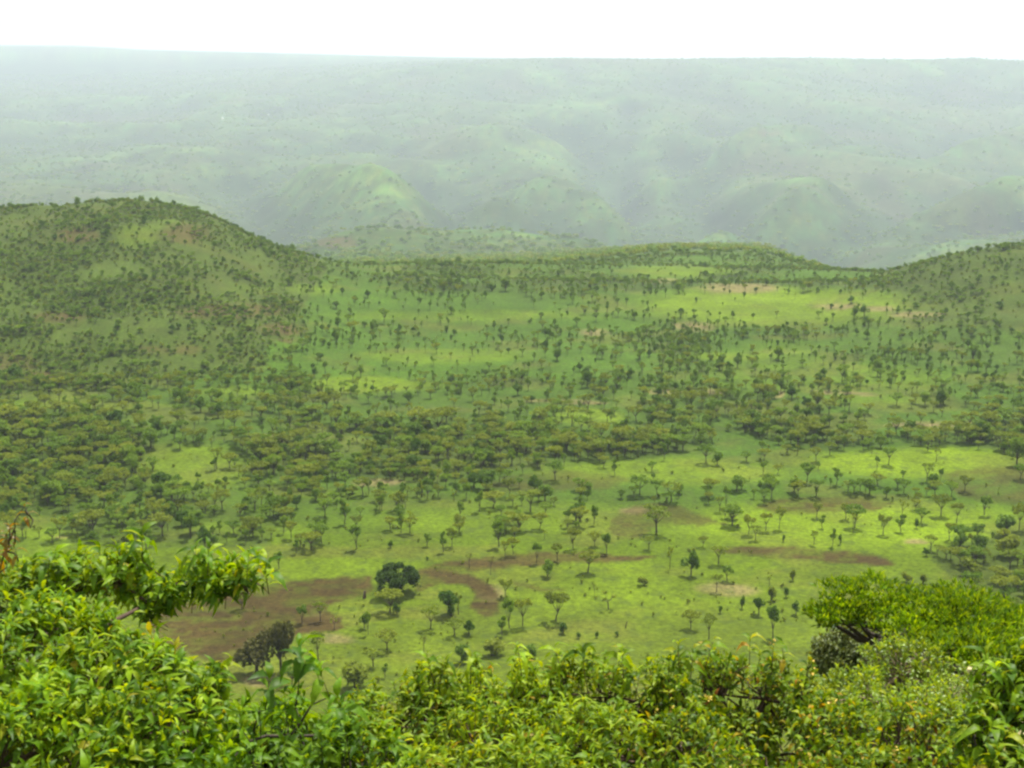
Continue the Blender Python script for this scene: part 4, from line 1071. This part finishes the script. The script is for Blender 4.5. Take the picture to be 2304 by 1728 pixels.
L_RUST = leaf_material("leaf_rusty", [(0, (0.15, 0.13, 0.010)), (.5, (0.20, 0.155, 0.010)), (1, (0.19, 0.10, 0.012))], .45, .45, .4)
M_FLOWER = plain_material("flower_yellow", (0.55, 0.40, 0.06), .8); M_CREAM = plain_material("flower_cream", (0.6, 0.52, 0.25), .8)

near_plant("broadleaf_tree", "bright broad-leaved tree with drooping leaves reaching out on the left", "tree",
    [(40, 1325, 11.8, (.34, .5, .22)), (165, 1312, 12.0, (.30, .5, .21)), (285, 1300, 12.0, (.27, .4, .24)), (390, 1310, 11.8, (.24, .4, .15)), (478, 1290, 11.6, (.19, .3, .14)), (545, 1285, 11.5, (.14, .25, .12)),
     (30, 1390, 11.0, (.34, .4, .28)), (110, 1405, 10.9, (.30, .4, .24)), (150, 1450, 10.4, (.2, .35, .16)), (60, 1440, 10.6, (.34, .4, .26)), (215, 1410, 10.9, (.16, .3, .13)), (330, 1352, 11.7, (.2, .3, .12)),
     (60, 1490, 10.2, (.42, .5, .3)), (190, 1520, 9.9, (.36, .45, .26)), (310, 1500, 9.8, (.27, .4, .2)), (400, 1530, 9.6, (.26, .4, .2)), (470, 1560, 9.5, (.22, .3, .2)), (130, 1640, 9.0, (.5, .5, .35)), (330, 1650, 8.9, (.5, .5, .32)), (0, 1700, 8.6, (.4, .5, .35)), (220, 1760, 8.4, (.5, .5, .3))],
    (-3.0, 11.0), 0.165, .30, L_LEFT, M_BARK_RED, 56, under=[(20, 1600), (150, 1600), (280, 1620), (400, 1640), (500, 1650)], voids=.40, leaves=9, sprigs=[(320, 1195, 11.8), (300, 1215, 11.9), (112, 1240, 11.8), (122, 1238, 11.9), (190, 1240, 11.7), (225, 1232, 11.9), (470, 1225, 11.4), (560, 1235, 11.3), (595, 1265, 11.3), (440, 1225, 11.5)], seed=3, hang=.12)
near_plant("broadleaf_shrub", "dark glossy shrub with a lone sprig of big leaves sticking up above it", "shrub",
    [(560, 1650, 9.3, (.32, .4, .26)), (650, 1640, 9.4, (.3, .4, .25)), (740, 1640, 9.5, (.28, .4, .24)), (600, 1760, 8.6, (.45, .5, .35)), (780, 1740, 8.8, (.4, .45, .3)), (440, 1740, 8.5, (.35, .4, .25))],
    (-1.6, 9.2), 0.145, .34, L_DARK, M_BARK, 50, seed=5, trunk_r=.03, under=[(600, 1680), (700, 1690), (800, 1690)], sprigs=[(672, 1440, 9.2), (716, 1492, 9.2), (606, 1520, 9.2), (640, 1550, 9.3), (760, 1560, 9.2)])
near_plant("drooping_shrub", "wide yellow-green shrub with curled drooping leaves in the middle of the near slope", "shrub",
    [(860, 1615, 10.4, (.30, .4, .27)), (950, 1580, 10.6, (.28, .4, .27)), (1050, 1560, 10.7, (.3, .4, .27)), (1160, 1545, 10.8, (.3, .4, .27)), (1260, 1550, 10.7, (.28, .4, .28)), (1360, 1550, 10.6, (.28, .4, .26)), (1440, 1565, 10.5, (.2, .35, .24)),
     (900, 1720, 9.2, (.45, .5, .33)), (1080, 1690, 9.4, (.5, .5, .33)), (1260, 1700, 9.4, (.48, .5, .33)), (1400, 1690, 9.3, (.35, .4, .3)), (1000, 1790, 8.5, (.5, .4, .3)), (1250, 1800, 8.5, (.5, .4, .3))],
    (0.1, 10.2), 0.118, .30, L_CENTRE, M_BARK_RED, 76, voids=.37, trunk_r=.03, under=[(880, 1680), (1000, 1660), (1120, 1650), (1240, 1650), (1360, 1650)], droops=(.5, .9, 1.1, .6, 1.2, .3), seed=7, hang=.08, leaves=10,
    sprigs=[(960, 1470, 10.5), (1165, 1445, 10.6), (1250, 1452, 10.6), (1310, 1455, 10.5), (1060, 1462, 10.6), (1400, 1460, 10.5), (1000, 1478, 10.6)])
near_plant("golden_shrub", "golden-green shrub with yellow tips and reddish stalks on the near slope", "shrub",
    [(1530, 1555, 10.4, (.28, .4, .28)), (1625, 1545, 10.5, (.27, .4, .27)), (1720, 1555, 10.5, (.27, .4, .26)), (1810, 1570, 10.4, (.26, .4, .26)), (1530, 1700, 9.3, (.36, .45, .33)), (1730, 1715, 9.2, (.4, .45, .3)), (1880, 1690, 9.2, (.38, .4, .33)), (2010, 1680, 9.1, (.36, .4, .32)), (2110, 1700, 9.0, (.3, .4, .28)), (1650, 1800, 8.5, (.5, .4, .3)), (1930, 1800, 8.4, (.5, .4, .3))],
    (2.0, 10.0), 0.094, .40, L_FLOWER, M_BARK_RED, 92, voids=.34, trunk_r=.03, under=[(1480, 1660), (1600, 1650), (1720, 1650), (1840, 1655), (1960, 1670), (2080, 1680)], droops=(.1, .3, .6, .2, .8, .4), seed=9, flowers=(M_FLOWER, .06, .024),
    sprigs=[(1525, 1440, 10.4), (1605, 1432, 10.4), (1688, 1425, 10.4), (1760, 1445, 10.4), (1560, 1450, 10.4), (1740, 1440, 10.4)])
near_plant("silvery_shrub", "pale domed shrub with small upright silvery leaves under the fine-leaved acacia", "shrub",
    [(2030, 1500, 12.2, (.34, .4, .30)), (2110, 1540, 12.0, (.36, .4, .3)), (1950, 1560, 11.6, (.32, .4, .2)), (1870, 1570, 11.4, (.26, .4, .16)), (2050, 1590, 11.2, (.4, .4, .25))],
    (3.5, 12.0), 0.075, .38, L_PALE, M_BARK_PALE, 125, trunk_r=.02, under=[(2060, 1640)], droops=(.1, .2, .3, .2, .4, .1), seed=13, leaves=9, spread=(15, 70), shoot=.13)
near_plant("large_leaf_shrub", "shrub with the largest folded leaves and cream flower tufts at the right edge", "shrub",
    [(2260, 1560, 8.2, (.17, .25, .2)), (2300, 1640, 7.9, (.2, .3, .25)), (2210, 1640, 8.0, (.13, .2, .16)), (2250, 1740, 7.6, (.25, .3, .2)), (2350, 1520, 8.2, (.2, .3, .25))],
    (2.9, 8.0), 0.118, .36, L_LEFT, M_BARK, 80, trunk_r=.025, under=[(2180, 1680), (2290, 1680)], seed=15, droops=(.6, .9, 1.0, .7, 1.2, .5), flowers=(M_CREAM, .12, .03), sprigs=[(2218, 1468, 8.3), (2240, 1492, 8.2), (2285, 1510, 8.1), (2232, 1628, 7.8), (2262, 1645, 7.7)])
near_plant("rusty_twig", "thin bare twig with a few rust-orange leaves at the far left edge", "plant",
    [(-6, 1290, 10.9, (.03, .03, .03)), (12, 1235, 10.9, (.03, .03, .03)), (34, 1185, 10.9, (.02, .02, .02)), (54, 1140, 10.9, (.01, .01, .01))],
    (-4.2, 11.0), 0.075, .32, L_RUST, M_BARK, 10, seed=17, leaves=6, trunk_r=.012, shoot=.12, sprigs=[(22, 1175, 10.9), (12, 1190, 10.9), (30, 1212, 10.9), (10, 1220, 10.9), (56, 1132, 10.9), (-5, 1225, 10.9)])
near_plant("grey_green_shrub", "soft grey-green rounded shrub under the long bare bough of the near acacia", "shrub",
    [(1925, 1465, 23, (.62, .7, .42)), (1880, 1485, 23, (.4, .6, .3)), (1995, 1480, 22.5, (.4, .6, .35))],
    (5.8, 23.0), 0.11, .45, L_GREY, M_BARK, 150, voids=.2, seed=19, parts=0, leaves=8, spread=(15, 95), shoot=.14)

# near acacia with fine leaves
def near_acacia():
    r = np.random.default_rng(31); d = 19.5
    base = P(2030, 1560, d); bz = float(ground_z(np.array([base[0]]), np.array([d]))[0]); rp = np.array((base[0], d, bz))
    root = link("acacia_tree", None, loc=rp, label="near fine-leaved acacia with bright spreading crown and dark bare bough at the right", category="tree")
    pads = [(1850, 1376, 0, .22, .5, .10), (1900, 1352, 0, .35, .6, .12), (1890, 1382, -.3, .34, .5, .10), (1970, 1352, .3, .45, .7, .15), (1985, 1385, -.4, .42, .5, .12), (2060, 1352, .4, .5, .7, .16), (2080, 1390, -.4, .5, .6, .17), (2150, 1358, .3, .5, .7, .17), (2165, 1400, -.5, .5, .6, .18),
            (2220, 1372, .2, .42, .7, .15), (2250, 1420, -.5, .5, .6, .2), (2300, 1425, 0, .5, .7, .22), (2110, 1432, -.8, .45, .5, .14), (2190, 1450, -1.0, .5, .5, .18), (2290, 1470, -1.2, .5, .5, .2), (2360, 1400, 0, .6, .8, .25), (1935, 1398, -.2, .3, .4, .07), (2060, 1428, -.9, .4, .4, .12), (2150, 1475, -1.6, .5, .4, .16), (2235, 1495, -2.0, .5, .4, .18), (2310, 1520, -2.4, .5, .4, .2)]
    fork = P(2015, 1450, d); T_ = []; tips = []; axes = []
    for i, (a, b, dd, rx, ry, rz) in enumerate(pads):
        c = P(a, b, d + dd)
        bow = (fork + c) / 2 + np.array((0, 0, -.18))
        v, q = tube([fork, bow, c + (0, 0, -rz * .8)], [.07, .045, .02], 6); link("branch", new_mesh("branch", v - rp, q, M_BARK, True), root)
        n = int(520 * rx * ry + 45); q3 = r.normal(size=(n, 3)); q3 /= np.linalg.norm(q3, axis=1)[:, None]; q3 *= r.uniform(.35, 1.05, n)[:, None] ** .5
        q3[:, 2] = np.abs(q3[:, 2]) * np.where(r.uniform(0, 1, n) < .8, 1, -.6)
        pt = c + (0, 0, (-.11, .08, 0, .1, -.06)[i % 5]) + q3 * (rx, ry, rz * 1.15) * (0.55 + .9 * fbm(q3[:, 0] * 3 + 9, q3[:, 1] * 3 + 9, 300 + i, 2))[:, None]
        tips.append(pt); ax_ = q3 * (.4, .4, .2) + (0, 0, 1.0) + r.normal(0, .22, pt.shape); axes.append(ax_ / np.linalg.norm(ax_, axis=1)[:, None])
    v, q = tube([rp, (rp + fork) / 2 + (.1, 0, 0), fork], [.16, .13, .1], 8); link("trunk", new_mesh("trunk", v - rp, q, M_BARK, True), root)
    v, q = tube([fork, P(1985, 1415, d - .2), P(1950, 1404, d - .3), P(1905, 1402, d - .3), P(1870, 1394, d - .2), P(1850, 1386, d)], [.075, .06, .05, .045, .03, .015], 7); link("bough", new_mesh("bough", v - rp, q, M_BARK, True), root)
    tips = np.concatenate(tips); axes = np.concatenate(axes)
    # feathery sprays: long narrow leaflets in rows
    n = len(tips); k = 5
    s_ = np.repeat(np.arange(n), k); D = axes[s_] + r.normal(0, .38, (n * k, 3)); D /= np.linalg.norm(D, axis=1)[:, None]
    side = np.cross(D, r.normal(size=D.shape)); side /= np.linalg.norm(side, axis=1)[:, None]
    Ln = r.uniform(.07, .17, n * k)[:, None]; W_ = r.uniform(.009, .019, n * k)[:, None]; p0 = tips[s_]
    V = np.stack([p0, p0 + D * Ln * .5 - side * W_, p0 + D * Ln - (0, 0, .02), p0 + D * Ln * .5 + side * W_], 1).reshape(-1, 3)
    print('fine', n)
    link("foliage", new_mesh("foliage", V - rp, np.arange(n * k * 4).reshape(-1, 4), L_FINE), root, kind="stuff")
near_acacia()
print("LEAF PARTS", sum(1 for o in COL.objects if o.name.startswith("leaf")), "OBJ", len(COL.objects), "TRIS", sum(len(m.polygons) for m in bpy.data.meshes), "wood", len(rest), "far", len(FX))
